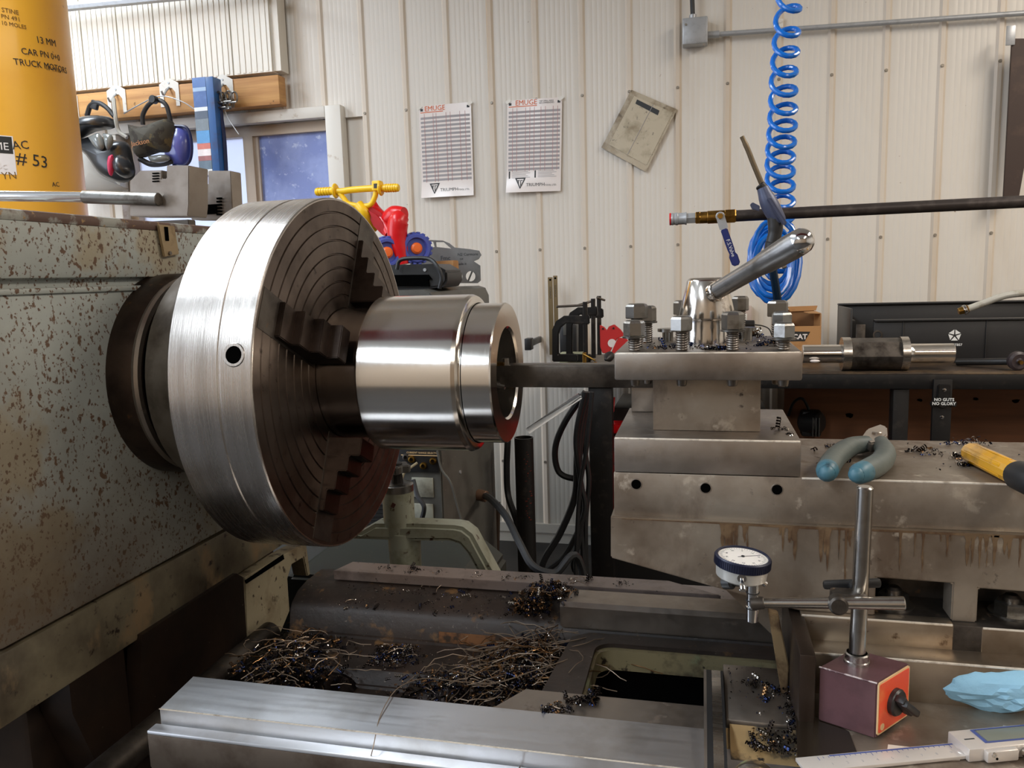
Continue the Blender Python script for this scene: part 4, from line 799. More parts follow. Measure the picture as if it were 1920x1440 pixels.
def poster(name,lab,x0,y0,x1,y1,x2,y2,x3,y3,big):
    TL=wp(x0,y0,.004); TR=wp(x1,y1,.004); BR=wp(x2,y2,.004); BL=wp(x3,y3,.004); W=(TR-TL).length; Hh=(TL-BL).length
    org=BL; ex=(BR-BL).normalized(); ez=(TL-BL).normalized()
    M=Matrix(((ex.x,ez.x,0,org.x),(0,0,-1,YW-.010),(ex.z,ez.z,0,org.z),(0,0,0,1)))
    t=thing(name,lab,'poster',tuple((BL+BR)/2))
    b=B(); nx,ny=10,16; vs=[];fs=[]
    def bulge(u,v): 
        return .004*math.sin(math.pi*u)+.018*max(0,(.25-v)/.25)**2*(.6+.4*math.cos(3*u)) 
    for j in range(ny+1):
        for i in range(nx+1): u=i/nx; v=j/ny; vs.append((u*W,v*Hh,bulge(u,v)))
    for j in range(ny):
        for i in range(nx): a=j*(nx+1)+i; fs.append((a,a+1,a+nx+2,a+nx+1))
    n=len(vs); vs+=[(x,y,z-.0012) for x,y,z in vs]; fs+=[tuple(reversed([q+n for q in f])) for f in fs[:]]
    part('sheet',B().add(vs,fs,M),M_paper,t)
    def flat(bb):  # drape on the sheet
        bb.v=[tuple(M@Vector((v[0],v[1],bulge(min(1,max(0,v[0]/W)),min(1,max(0,v[1]/Hh)))+.0006+v[2]))) for v in bb.v]; return bb
    def strip(xa,xb,ya,yb,n=8,z=0):
        bb=B()
        for i in range(n):
            a=xa+(xb-xa)*i/n; c=xa+(xb-xa)*(i+1)/n; bb.add([(a,ya,z),(c,ya,z),(c,yb,z),(a,yb,z)],[(0,1,2,3)])
        return bb
    lo=.20 if not big else .26; rows=16 if not big else 15
    g=B()
    for k in range(rows):
        y=Hh*(lo-.02+(.92-lo)*k/rows); s=strip(W*.03,W*.97,y,y+Hh*.024); g.v+=[]; g.add(s.v,s.f)
    part('printed_rows',flat(g),M_ptext,t,kind='stuff')
    g=B()
    for u in (.10,.27,.33,.52,.60,.78,.88) if not big else (.10,.18,.34,.42,.50,.62,.70,.84,.92):
        g.add([(W*u,Hh*(lo-.03),0.0002),(W*u+.002,Hh*(lo-.03),0.0002),(W*u+.002,Hh*.915,0.0002),(W*u,Hh*.915,.0002)],[(0,1,2,3)])
    part('printed_columns',flat(g),mat('reddish_print',S(190,140,140),.6),t,kind='stuff')
    g=strip(W*.03,W*.55 if big else W*.47,Hh*.925,Hh*.933); part('orange_rule',flat(g),M_porange,t)
    part('maker_name',flat(B().text('EMUGE',W*.125,T(W*.11 if not big else W*.15,Hh*.942,.0004),.0001)),M_porange,t)
    for u in (.03,.92): part('corner_mark',flat(strip(W*u,W*(u+.05),Hh*.945,Hh*.972,2)),M_ptextd,t)
    if big:
        part('header_text',flat(B().text('TAP DRILL SIZES',W*.036,T(W*.59,Hh*.965,0),.0001).text('RECOMMENDED',W*.036,T(W*.59,Hh*.945,0),.0001)),M_ptextd,t)
        for u in (.04,.52):
            part('note_bar',flat(strip(W*u,W*(u+.025),Hh*.155,Hh*.235,2)),M_ptextd,t)
            g=B()
            for k in range(5): s=strip(W*(u+.06),W*(u+.40-(k%3)*.04),Hh*(.16+.016*k),Hh*(.16+.016*k)+.0022,4); g.add(s.v,s.f)
            part('note_lines',flat(g),M_ptext,t,kind='stuff')
    s=W*.20; lx=W*.16; ly=Hh*.035
    tri=lambda k:[(lx+s*k,ly+s*1.0-s*k*.6),(lx+s-s*k,ly+s-s*k*.6),(lx+s*.5,ly+s*k*1.1)]
    part('triangle_logo',flat(B().prism(tri(0),.0004,holes=[tri(.17)]).box(lx+s*.30,lx+s*.37,ly+s*.45,ly+s*.8,0,.0004).box(lx+s*.22,lx+s*.45,ly+s*.74,ly+s*.80,0,.0004).box(lx+s*.50,lx+s*.57,ly+s*.30,ly+s*.8,0,.0004).box(lx+s*.50,lx+s*.72,ly+s*.74,ly+s*.80,0,.0004)),M_ptextd,t)
    part('shop_name',flat(B().text('TRIUMPH',W*.082,T(lx+s*1.04,ly+s*.22,.0002),.0001).text('TOOL LTD.',W*.042,T(lx+s*1.04+W*.345,ly+s*.22,.0002),.0001)),M_ptextd,t)
    # tape corners
    for u,v in ((.02,.99),(.98,.99)): part('tape',B().box(-.012,.012,-.008,.008,0,.0008,M=M@T(W*u,Hh*v,.002)@RZ(35)),mat('clear_tape',S(226,220,208),.25),t)
poster('drill_chart','left laminated chart on the wall with grey rows and a triangle logo',785,200,883,192,890,366,792,372,False)
poster('tap_chart','right laminated chart with extra note lines and curled lower edge',951,189,1054,183,1056,358,950,362,True)
DS=thing('plastic_sleeve_sheet','grimy sheet in a plastic sleeve hanging tilted right of the charts','sheet',tuple(wp(1210,320)))
pts=[wp(1184,169),wp(1270,206),wp(1211,323),wp(1128,277)]; cc=sum(pts,Vector())/4
part('sleeve',B().prism([(p.x,p.z) for p in pts],.006,T(0,YW-.016,0)@XZ,b=.001),M_dirty,DS)
ins=[cc.lerp(p,.84)+Vector((.008,0,.0)) for p in pts]; part('inner_sheet',B().prism([(p.x,p.z) for p in ins],.001,T(0,YW-.0175,0)@XZ),mat('dirty_paper',S(196,184,160),.4,0,[('noise',10,.5,.7,S(150,136,110)),('noise',50,.62,.7,S(120,112,100))],bump=.3,bscale=30,coat=.7),DS)
a_=ins[0].lerp(ins[1],.5); b_=ins[3].lerp(ins[2],.5); part('fold_line',B().tube([(a_.x,YW-.018,a_.z),(b_.x,YW-.018,b_.z)],.0012,5),M_ptext,DS)
q0=ins[0].lerp(ins[3],.06); q1=ins[1].lerp(ins[2],.06); part('header_smudge',B().prism([(q0.x+.02,q0.z-.004),(q0.lerp(q1,.7).x,q0.lerp(q1,.7).z),(q0.lerp(q1,.7).x-.008,q0.lerp(q1,.7).z-.02),(q0.x+.012,q0.z-.022)],.0006,T(0,YW-.0182,0)@XZ),M_ptextd,DS)
# dark steel strip at the far right
SP=thing('dark_steel_strip','dark rusty steel strip with a taped top edge at the right end of the wall','strip',tuple(U(1895,370,Y=3.72)))
part('strip',B().prism([(U(1895,74,Y=3.72).x,U(1895,74,Y=3.72).z),(U(1960,74,Y=3.72).x,U(1960,74,Y=3.72).z),(U(1908,371,Y=3.72).x,U(1908,371,Y=3.72).z),(U(1879,371,Y=3.72).x,U(1879,371,Y=3.72).z)],.012,T(0,3.705,0)@XZ,b=.001),M_darkrust,SP)
part('tape',B().box(-.02,.012,-.003,.003,-.03,.045,.001,M=T(*U(1897,70,Y=3.70))),M_galv,SP)
# ================================================================ air line, valve, coil and blow gun
YP_=1.6
AP=thing('air_pipe','black iron air pipe crossing at the right with brass ball valve','pipe',tuple(U(1600,394,Y=YP_)))
a=U(1378,405,Y=YP_); b_=U(2100,369,Y=YP_); part('pipe',B().cyl(a,b_,.0108,seg=24),M_pipe,AP)
dx=(b_-a).normalized(); Lp=lambda px:a+dx*((U(px,408,Y=YP_)-a).x/dx.x)
v1=Lp(1308); v2=Lp(1376)
vb=part('valve_body',B().cyl(Lp(1325),Lp(1362),.0122,seg=20,b=.002).cyl(Lp(1358),Lp(1380),.0140,seg=6,b=.002).cyl(Lp(1311),Lp(1328),.0112,seg=20,b=.001),M_brass,AP,label='brass ball valve')
part('brass_nipple',B().cyl(Lp(1304),Lp(1313),.0125,seg=6,b=.001),M_brass,vb)
cpn=part('quick_coupler',B().cyl(Lp(1286),Lp(1305),.0108,seg=6,b=.0015).cyl(Lp(1284),Lp(1288),.009,seg=20).rev([(0,.0),(0,.0112),(.004,.0122),(.0045,.0112),(.008,.0112),(.009,.0122),(.013,.0122),(.014,.0112),(.026,.0112),(.028,.0122),(.030,.0122),(.030,0)],AX(Lp(1258),dx),28),M_galv,AP,label='silver quick coupler')
part('red_ring',B().cyl(Lp(1255.5),Lp(1258.3),.0118,seg=28),M_red,cpn)
hv=Lp(1350)+Vector((0,-.018,.0)); hn=part('handle_hub',B().cyl(Lp(1350)+Vector((0,-.010,0)),hv,.0085,seg=18,b=.001).prism(rrect(-.008,.008,-.004,.026,.003),.002,T(hv.x,hv.y,hv.z)@FACE@RZ(196)),M_galv,vb)
part('hub_nut',B().cyl(hv,hv+Vector((0,-.006,0)),.0055,seg=6),M_brass,vb)
q0=U(1357,430,Y=hv.y); q1=U(1381,498,Y=hv.y); Lh=(q1-q0).length; ag=math.degrees(math.atan2(q1.z-q0.z,q1.x-q0.x))
VM=T(q0.x,hv.y-.004,q0.z)@FACE@RZ(ag)
vh=part('valve_handle',B().prism([(0,-.0065),(Lh*.55,-.0065),(Lh*.66,-.0055),(Lh*.74,-.0082),(Lh*.94,-.0078),(Lh,-.004),(Lh,.004),(Lh*.94,.0078),(Lh*.74,.0082),(Lh*.66,.0055),(Lh*.55,.0065),(0,.0065)],.006,VM,b=.0015),M_navy,AP,label='navy blue valve lever')
part('handle_text',B().text('F.S.Valve',.0098,VM@T(Lh*.28,-.003,.0062),.0001),M_whitepl,vh)
# coiled hose
YC=1.72; HS=thing('coiled_air_hose','bright blue coiled air hose hanging from above','hose',tuple(U(1455,560,Y=YC)))
pts=[]
tops=[(1480,-40),(1478,18),(1475,62),(1473,98),(1470,135),(1469,171),(1468,205),(1467,236),(1465,267),(1463,295),(1463,322),(1463,349),(1463,378),(1462,405),(1461,430),(1461,452),(1460,474),(1460,495),(1460,512)]
Nn=16
for i in range(len(tops)-1):
    for k in range(Nn):
        t=i+k/Nn; x=tops[i][0]+(tops[i+1][0]-tops[i][0])*k/Nn; y=tops[i][1]+(tops[i+1][1]-tops[i][1])*k/Nn
        c=U(x,y,Y=YC); rr=.0215+.0009*min(t,8)*.6; a=2*math.pi*t
        pts.append(c+Vector((rr*math.cos(a),rr*math.sin(a)*.8,.0205*math.sin(a) )))
part('coil',B().tube(pts,.0052,10),M_hose,HS)
lp=[]
for i in range(120):
    t=i/119*6.0; a=2*math.pi*t; c=U(1450-5*math.sin(t*1.3),492+12*math.cos(t*2.1),Y=YC-.03-.012*t); rx_=.043+.007*math.sin(t*2.0); rz_=.066+.013*math.cos(t*1.7)
    lp.append(c+Vector((rx_*math.cos(a)*.9-.0,.02*math.sin(a),rz_*math.sin(a))))
part('coil_loops',B().tube(lp,.0056,10),M_hose,HS,label='gathered loops at the bottom')
part('hose_clip',B().cyl(U(1466,500,Y=1.58),U(1474,498,Y=1.58),.005,seg=12),M_chrome,HS)
GN=thing('blow_gun','grey-blue air blow gun with a bent brown nozzle hanging on the pipe','blow gun',tuple(U(1445,440,Y=1.55)))
part('nozzle',B().tube(smooth([U(1391,256,Y=1.55),U(1402,280,Y=1.55),U(1413,308,Y=1.55),U(1433,356,Y=1.55)],5),[.0042]*3+[.0048]*13,12),mat('brown_nozzle',S(100,86,66),.4,.6),GN)
part('nozzle_collar',B().cyl(U(1424,346,Y=1.55),U(1438,362,Y=1.55),.0095,seg=20,b=.002),M_blacksteel,GN)
part('gun_body',B().tube(smooth([U(1430,352,Y=1.55),U(1439,375,Y=1.55),U(1452,400,Y=1.55),U(1462,418,Y=1.55)],4),[.0105,.0115,.0125,.0140,.015,.0158,.016,.016,.0155,.015,.0145,.014,.0125],12),M_gun,GN)
part('trigger',B().prism([(U(x,y,Y=1.54).x,U(x,y,Y=1.54).z) for x,y in [(1436,374),(1444,370),(1476,420),(1468,424)]],.010,T(0,1.530,0)@XZ,b=.002),M_gun,GN)
part('hang_tab',B().prism([(p.x,p.z) for p in [U(1406,384,Y=1.55),U(1411,379,Y=1.55),U(1425,386,Y=1.55),U(1424,396,Y=1.55),U(1410,392,Y=1.55)]],.004,T(0,1.55,0)@XZ,b=.001),M_gun,GN)
part('gun_grip',B().tube(smooth([U(1452,400,Y=1.55),U(1454,430,Y=1.55),U(1449,455,Y=1.55)],5),[.0135]*6+[.0125]*5,14),M_blackplastic,GN)
part('swivel',B().cyl(U(1449,455,Y=1.55),U(1447,468,Y=1.55),.0135,seg=16,b=.001).mi(0),M_rubber,GN)
part('feed_hose',B().tube(smooth([U(1450,462,Y=1.55),U(1449,500,Y=1.56),U(1454,535,Y=1.58),U(1458,562,Y=1.6)],6),.0078,10),mat('dark_blue_hose',S(20,44,66),.4),GN)
# ================================================================ welder and what stands on it
WX=-.742; WY0,WY1=2.15,2.75; WT=1.318
WD=thing('welder','old grey cabinet welder with black selector panel standing behind the lathe','welder',(-1.0,2.45,0))
part('cabinet',B().prism([(-1.30,.10),(-1.30,WT-.03),(-1.27,WT),(WX-.035,WT),(WX-.012,WT-.008),(WX,WT-.035),(WX,.10)],WY1-WY0,T(0,WY0,0)@XZ,b=.004),M_grey,WD)
part('skid',B().box(-1.28,-1.20,WY0,WY1,0,.10,.01).box(-.86,-.76,WY0,WY1,0,.10,.01),M_blacksteel,WD)
def wq(x,y,Y=WY0): return U(x,y,Y=Y)
def wbox(name,x0,y0,x1,y1,d,m,par=WD,lab=None,b=.001,Y=WY0): 
    a=wq(x0,y1,Y); c=wq(x1,y0,Y); return part(name,B().box(a.x,c.x,Y-d,Y+.004,a.z,c.z,b),m,par,lab)
pn=wbox('selector_panel',750,800,820,883,.006,M_blackplastic,lab='black range selector panel')
a=wq(752,853,WY0-.007); c=wq(820,853,WY0-.007); part('panel_line',B().box(a.x,c.x,WY0-.0075,WY0-.0055,a.z-.001,a.z+.001),M_labeledge,pn)
q=wq(762,850,WY0-.007); part('panel_text',B().text('CURRENT RANGE SELECTOR',.0078,onface((q.x,WY0-.0068,q.z)),.0003).text('IDEALARC',.006,onface((q.x+.02,WY0-.0068,q.z+.010)),.0003) if 0 else B().text('CURRENT RANGE SELECTOR',.0078,onface((q.x,WY0-.0068,q.z)),.0003),M_labeledge,pn)
for x,y in ((771,862),(793,874),(811,865),(760,858)):
    p=wq(x,y,WY0-.012); part('jack',B().rev([(0,.011),(.006,.010),(.007,.006),(.002,.005)],AX((p.x,WY0-.006,p.z),(0,-1,0)),16),M_brass if x!=760 else M_thread,pn)
wbox('dark_recess',770,888,816,1000,-.001,M_blackplastic)
for y0,y1 in ((896,931),(945,979)): wbox('pale_cover',774,y0,812,y1,.004,mat('pale_panel',S(152,150,134),.6,0,[('noise',14,.5,.7,S(110,104,90))]),lab='pale terminal cover')
lv=[]
for k in range(12):
    a=wq(690,945+k*7.2); c=wq(722,945+k*7.2)
    part('louvre',B().box(a.x-.04,c.x,WY0-.006,WY0+.002,a.z-.0035,a.z+.0035,.001),M_blackplastic,WD)
for px,py in ((858,886),(875,979),(862,820)):
    pass
q=U(905,560,X=WX); 
# studs on the side face
for px,py in ((862,885),(877,980)):
    p=U(px,py,X=WX); part('side_screw',B().cyl((WX,p.y,p.z),(WX+.004,p.y,p.z),.006,seg=8),M_galv,WD)
g=U(895,927,X=WX); part('cable_gland',B().cyl((WX,g.y,g.z),(WX+.035,g.y-.01,g.z-.004),.020,seg=18,b=.003),mat('copper_gland',S(120,92,74),.45,.5),WD)
CBL=[]
def cable(name,lab,pts,r,m=M_rubber,n=8,seg=8): return solo(name,B().tube(smooth(pts,n),r,seg),m,lab,'cable')
cable('weld_cable','thick black cable leaving the welder side and sagging to the floor',[(WX+.03,g.y-.01,g.z),U(925,940,Y=2.3),U(950,970,Y=2.2),U(975,1020,Y=2.1),U(1000,1062,Y=2.05),U(1040,1075,Y=2.05),U(1090,1062,Y=2.1),Vector((U(1090,1062,Y=2.1).x+.05,2.1,.012))],.011)
cable('thin_cable','thin grey cable running down the welder corner',[U(820,845,Y=2.12),U(828,880,Y=2.12),U(845,905,Y=2.12),U(858,950,Y=2.12),U(872,1000,Y=2.12),U(884,1060,Y=2.12)],.0035,M_grey)
cable('panel_lead','pale lead with two plugs curling from the welder panel',[wq(782,868,2.12),wq(768,878,2.10),wq(757,888,2.09),wq(752,905,2.08)],.004,mat('pale_lead',S(140,128,100),.6))
cable('looped_cable','black cable looped beside the oil cup',[wq(775,900,2.1),wq(783,930,2.08),wq(795,950,2.07),wq(790,975,2.07),wq(780,988,2.06)],.007)
# black foot pedal on the welder
ZP=WT; pq=lambda x,y,Y=2.30: U(x,y,Y=Y)
PD=thing('foot_pedal','black welding foot pedal with its cord lying on the grey welder','foot pedal',(pq(800,540).x,2.3,ZP))
a=pq(748,500); b2=pq(855,500)
part('pedal_shell',B().prism([(p.x,max(p.z,ZP)) for p in [pq(700,543),pq(700,498),pq(752,497),pq(830,495),pq(853,508),pq(853,526),pq(846,537),pq(815,543)]],.16,T(0,2.22,0)@XZ,b=.006),M_blackplastic,PD)
part('toe_opening',B().prism([(p.x,p.z) for p in [pq(700,537,2.2),pq(700,516,2.2),pq(800,515,2.2),pq(807,524,2.2),pq(800,524,2.2),pq(802,537,2.2)]],.01,T(0,2.2125,0)@XZ),M_blackhole,PD)
part('pedal_cord',B().tube(smooth([pq(744,505,2.2),pq(750,488,2.2),pq(775,484,2.2),pq(805,486,2.2),pq(820,500,2.19),pq(828,520,2.19),pq(824,541,2.19)],8),.006,8),M_rubber,PD)
part('shell_screw',B().cyl(pq(797,506,2.22),pq(797,506,2.22)+Vector((0,-.004,0)),.005,seg=8),M_galv,PD)
# brown cardboard piece
solo('cardboard_piece',B().prism([(p.x,max(p.z,ZP)) for p in [pq(780,520,2.5),pq(815,490,2.5),pq(851,488,2.5),pq(854,534,2.5),pq(790,534,2.5)]],.05,T(0,2.5,0)@XZ,b=.002),M_card,'piece of brown cardboard between the pedal and the car cut-out','cardboard')
# plasma cut plate with car outline
CP=thing('car_cutout_plate','thin grey steel plate cut as an old car outline with hand lettering','steel plate',(pq(850,530,2.66).x,2.66,ZP))
cq=lambda x,y: (U(x,y,Y=2.66).x,U(x,y,Y=2.66).z)
car=[(770,478),(790,455),(806,450),(830,451),(842,456),(852,464),(880,467),(898,470),(902,478),(897,486),(888,490),(900,498),(901,526),(895,531),(780,531),(772,500)]
win=[[cq(*p) for p in w_] for w_ in ([(795,461),(807,453),(812,453),(815,463),(798,466)],[(817,454),(832,454),(840,461),(846,466),(818,463)])]
wh=[[ (cq(x,y)[0]+.018*math.cos(a),cq(x,y)[1]+.018*math.sin(a)) for a in [2*math.pi*i/14 for i in range(14)]] for x,y in ((858,518),(882,518))]
part('plate',B().prism([cq(*p) for p in car],.005,T(0,2.66,0)@XZ,holes=win+wh),mat('mill_scale_plate',S(124,122,118),.42,.5,[('noise',9,.45,.7,S(104,102,98))]),CP)
for x,y in ((858,518),(882,518)):
    px_,pz_=cq(x,y); part('wheel_spoke',B().box(px_-.004,px_+.001,2.66,2.665,pz_-.018,pz_+.018,M=T(px_,0,pz_)@RY(25)@T(-px_,0,-pz_)),M_grey,CP)
for s_,x,y,sz in (('Fmc',826,488,.022),('N2 Carmore',858,480,.014),('cut',862,487,.010),('made it',856,497,.012)):
    px_,pz_=cq(x,y); part('lettering',B().text(s_,sz,onface((px_,2.6594,pz_)),.0002),M_ptextd,CP)
# ride-on toy
TY=2.42; TO=thing('toy_quad','red and yellow plastic ride-on toy with blue tyres standing on the welder','toy',(pq(740,500,TY).x,TY+.1,ZP))
tq=lambda x,y,dy=0: U(x,y,Y=TY+dy)
gh=B().tube([tq(592,360),tq(625,358)],.0115,14)
hbr=part('handlebar',B().tube(smooth([tq(622,358),tq(640,359),tq(660,356),tq(702,353),tq(722,353)],4),.0105,14).tube(smooth([tq(634,359),tq(645,372),tq(656,383),tq(690,386),tq(702,372),tq(706,354)],4),.0085,12),M_toyyellow,TO)
for xa,xb,ya,yb in ((592,626,360,358),(719,748,353,352)):
    A=tq(xa,ya); Bq=tq(xb,yb); g_=part('hand_grip',B().cyl(A,Bq,.0125,seg=18,b=.003),M_toyyellow,TO)
    for k in range(5): c=A.lerp(Bq,.15+.15*k); part('grip_ring',B().cyl(c,c+(Bq-A).normalized()*.003,.0138,seg=16),M_toyyellow,g_)
for x,y in ((629,358),(714,353)): c=tq(x,y); part('grip_guard',B().cyl(c+Vector((-.004,0,0)),c+Vector((.004,0,0)),.024,seg=20,b=.003),M_toyyellow,TO)
c=tq(708,350); part('clamp_block',B().box(-.014,.014,-.016,.016,-.014,.018,.004,M=T(*c)),M_toyyellow,TO)
part('clamp_insert',B().box(-.006,.006,-.0175,-.015,-.006,.008,M=T(*c)),M_ptextd,TO)
part('steering_column',B().tube(smooth([tq(672,383),tq(685,400),tq(700,430,.05)],4),.016,12),M_toyyellow,TO)
def blob(pts,y0,y1,b): return B().prism([(p.x,p.z) for p in [tq(x,y) for x,y in pts]],y1-y0,T(0,TY+y0,0)@XZ,b=b)
def tt(pts,dys,rad,n=5,sg=18):
    P_=[tq(x,y,d) for (x,y),d in zip(pts,dys)]; Q=smooth(P_,n); m=len(Q); R_=[]
    for i in range(m):
        t=i/(m-1)*(len(rad)-1); k=min(int(t),len(rad)-2); R_.append(rad[k]+(rad[k+1]-rad[k])*(t-k))
    return B().tube(Q,R_,sg)
part('seat_column',tt([(755,404),(747,415),(745,440),(750,468),(756,496)],[-.02,-.03,-.03,-.03,-.03],[.024,.033,.032,.026,.018]),M_red,TO)
part('body_horn',tt([(758,402),(740,403),(722,414),(706,396),(699,378)],[0,.01,.03,.04,.04],[.023,.030,.026,.018,.010]),M_red,TO)
part('front_fairing',B().prism([(p.x,p.z) for p in [tq(x,y) for x,y in [(682,388),(694,387),(712,398),(724,412),(732,432),(733,448),(716,440),(700,424)]]],.05,T(0,TY-.01,0)@XZ,b=.012),mat('dark_red_plastic',S(176,14,24),.35),TO)
part('fender',tt([(684,390),(705,400),(722,420),(732,440)],[.03,.03,.02,.0],[.010,.022,.026,.018]),M_red,TO)
part('headlight',B().cyl(tq(756,405,.02),tq(761,405,.02),.020,seg=20,b=.003),M_red,TO)
for (x,y,r,dy) in ((724,474,.052,-.05),(779,466,.050,.0)):
    c=tq(x,y,dy); n_=Vector((.55,-.84,0)).normalized(); wM=AX(c,n_)
    w_=part('wheel',B().rev([(-.03,.02),(-.03,.042),(-.024,.048),(.018,.048),(.024,.042),(.024,.034),(.014,.030),(.012,.0)],wM,32),M_toyblue,TO)
    tr=B()
    for k in range(18): tr.box(.046,.052,-.005,.005,-.026,.020,.001,M=wM@RZ(k*20))
    part('tread_lugs',tr,M_toyblue,w_,kind='stuff')
    part('hub_cap',B().rev([(.010,.019),(.020,.018),(.026,.012),(.027,0)],wM,20),M_orange,w_)
# ================================================================ steady arm with oil cup, casting behind the bed
OA=thing('pump_bracket','pale green cast bracket with oil cup and star knob behind the bed','bracket',(U(750,1030,Y=1.5).x,1.5,.4))
YO=1.46; oq=lambda x,y,Y=YO: U(x,y,Y=Y)
path=smooth([oq(660,1008,YO),oq(700,1004),oq(760,1003),oq(850,1003),oq(882,1010),oq(902,1035),oq(925,1072),oq(950,1120)],6)
part('bracket_arm',B().prism([(p.x,p.z) for p in [oq(650,1012),oq(690,990),oq(700,984),oq(780,984),oq(850,987),oq(866,990),oq(884,1004),oq(900,1034),oq(936,1100),oq(908,1100),oq(890,1066),oq(874,1038),oq(860,1022),oq(842,1016),oq(770,1016),oq(690,1013)]],.055,T(0,YO,0)@XZ,b=.008),M_oilgreen,OA)
part('bracket_post',B().cyl((oq(748,1010).x,YO+.03,.45),(oq(748,1010).x,YO+.03,oq(748,1004).z),.030,.034,seg=24),M_oilgreen,OA)
cc=oq(750,1000,YO+.03); ct=oq(750,920,YO+.03)
cup=part('oil_cup',B().rev([(0,0),(0,.031),(.004,.0325),(ct.z-cc.z,.0325),(ct.z-cc.z,0)],T(cc.x,YO+.03,cc.z),36),M_oilgreen,OA,label='pale green cylindrical cup')
part('cup_lid',B().rev([(0,.0328),(.014,.0328),(.016,.030),(.017,.016),(.017,0)],T(cc.x,YO+.03,ct.z),36),M_bolt,cup)
part('paint_chip',B().box(-.004,.004,-.0005,.0005,-.005,.005,M=T(oq(737,947,YO-.003).x,YO-.0025,oq(737,947).z)@RY(30)),mat('maroon_chip',S(84,44,38),.6),cup)
part('knob_stem',B().cyl((cc.x,YO+.03,ct.z+.015),(cc.x,YO+.03,ct.z+.045),.013,.010,seg=10),M_blacksteel,cup)
sp=[]
for k in range(24): a=2*math.pi*k/24; rr=.026+.005*math.cos(5*a); sp.append((rr*math.cos(a),rr*math.sin(a)))
part('star_knob',B().prism(sp,.016,T(cc.x,YO+.03,ct.z+.040),b=.002),M_bolt,cup)
part('knob_cap',B().cyl((cc.x,YO+.03,ct.z+.056),(cc.x,YO+.03,ct.z+.060),.012,seg=16,b=.001),M_blackplastic,cup)
MB_=thing('coolant_tank','dark green-grey sheet tank standing on the floor behind the bed','tank',(-.75,1.45,0))
tk=[oq(585,1022,1.36),oq(900,1018,1.36)]
part('tank_body',B().prism([(-.98,.0),(-.98,.60),(-.90,.70),(-.52,.70),(-.47,.66),(-.47,0)],.30,T(0,1.53,0)@XZ,b=.01),mat('dark_green_grey',S(44,47,41),.55,0,[('noise',8,.45,.7,S(44,44,40)),('noise',70,.66,.72,S(100,86,64))],bump=.1,bscale=60),MB_)
part('tank_flap',B().prism([(U(584,1080,Y=1.4).x,.60),(U(612,1025,Y=1.4).x,.77),(U(640,1020,Y=1.4).x,.77),(U(640,1080,Y=1.4).x,.60)],.01,T(0,1.40,0)@XZ),MAT['dark_green_grey'],MB_)
# wooden-brown panel behind the arm, black pipe post
solo('brown_board',B().prism([(p.x,p.z) for p in [U(870,1000,Y=2.9),U(915,945,Y=2.9),U(935,945,Y=2.9),U(932,1075,Y=2.9),Vector((U(932,1075,Y=2.9).x,2.9,0)),Vector((U(870,1100,Y=2.9).x,2.9,0)),U(870,1100,Y=2.9)]],.03,T(0,2.9,0)@XZ),mat('dark_brown_board',S(70,52,38),.7),'dark brown board leaning behind the welder near the floor','board')
a=U(982,820,Y=2.62); PPt=thing('black_post','black pipe post with faded red hand-painted marks below the sleeve end','post',(a.x,2.62,0))
part('pipe',B().rev([(0,.033),(a.z,.033),(a.z,.029),(a.z-.03,.029)],T(a.x,2.62,0),32),M_blacksteel,PPt)
part('post_foot',B().rev([(0,0),(0,.14),(.012,.14),(.012,.033)],T(a.x,2.62,0),28),M_blacksteel,PPt)
b=B(); random.seed(19)
for k in range(26): x_=random.uniform(-.012,.012); z_=k*.0085+(.03 if k>12 else 0); b.box(x_,x_+random.uniform(.002,.010),z_,z_+random.uniform(.0015,.005),0,.0004)
vv_=[]
for v in b.v: th=R(-62)+ (v[0]+.0)/.034; vv_.append((a.x+.0342*math.cos(th),2.62+.0342*math.sin(th),U(1003,975,Y=2.6).z+v[1]))
b.v=vv_; part('painted_marks',b,mat('dull_red_ink',S(120,44,30),.6),PPt,kind='stuff')
cable('post_cable','black cable hanging just left of the black post',[U(952,825,Y=2.7),U(950,880,Y=2.7),U(953,930,Y=2.7),U(968,975,Y=2.65),U(985,1040,Y=2.6),U(1010,1075,Y=2.6)],.012)
# hanging bundle of cables left of the bench leg
hg=[([(1098,735),(1060,790),(1041,840),(1048,885),(1080,897),(1086,880)],.012,2.85),
    ([(1102,735),(1086,800),(1082,860),(1078,930),(1050,1000),(1020,1050),(1015,1085)],.013,2.8),
    ([(1106,735),(1092,800),(1086,880),(1092,930),(1088,1000),(1075,1060),(1090,1085)],.011,2.82),
    ([(1096,735),(1080,820),(1088,900),(1096,960),(1060,1040),(1020,1075),(1040,1090)],.010,2.78),
    ([(1110,735),(1100,840),(1088,910),(1082,1000),(1080,1090)],.008,2.76),
    ([(1104,740),(1096,830),(1104,900),(1098,980),(1100,1080)],.010,2.84)]
labs=['black hanging cable that bows out widest to the left','black hanging cable sweeping left to the post foot','black hanging cable in the middle of the bundle','black hanging cable crossing low towards the bed','thin straight black hanging cable reaching lowest','black hanging cable nearest the bench leg']
for (pp,r,Y),lb in zip(hg,labs):
    e_=U(*pp[-1],Y=Y); o=cable('hanging_cable',lb,[U(x,y,Y=Y) for x,y in pp]+[Vector((e_.x+.02,Y-.02,.12)),Vector((e_.x+.05,Y-.05,r))],r); o['group']='cables hanging at the bench end'
CTb=B().tube([U(990,808,Y=2.6),U(1088,742,Y=2.6)],.0115,16,cap=False); solo('clear_tube',CTb,M_glassclear,'clear plastic tube slanting down from the bench end','tube')
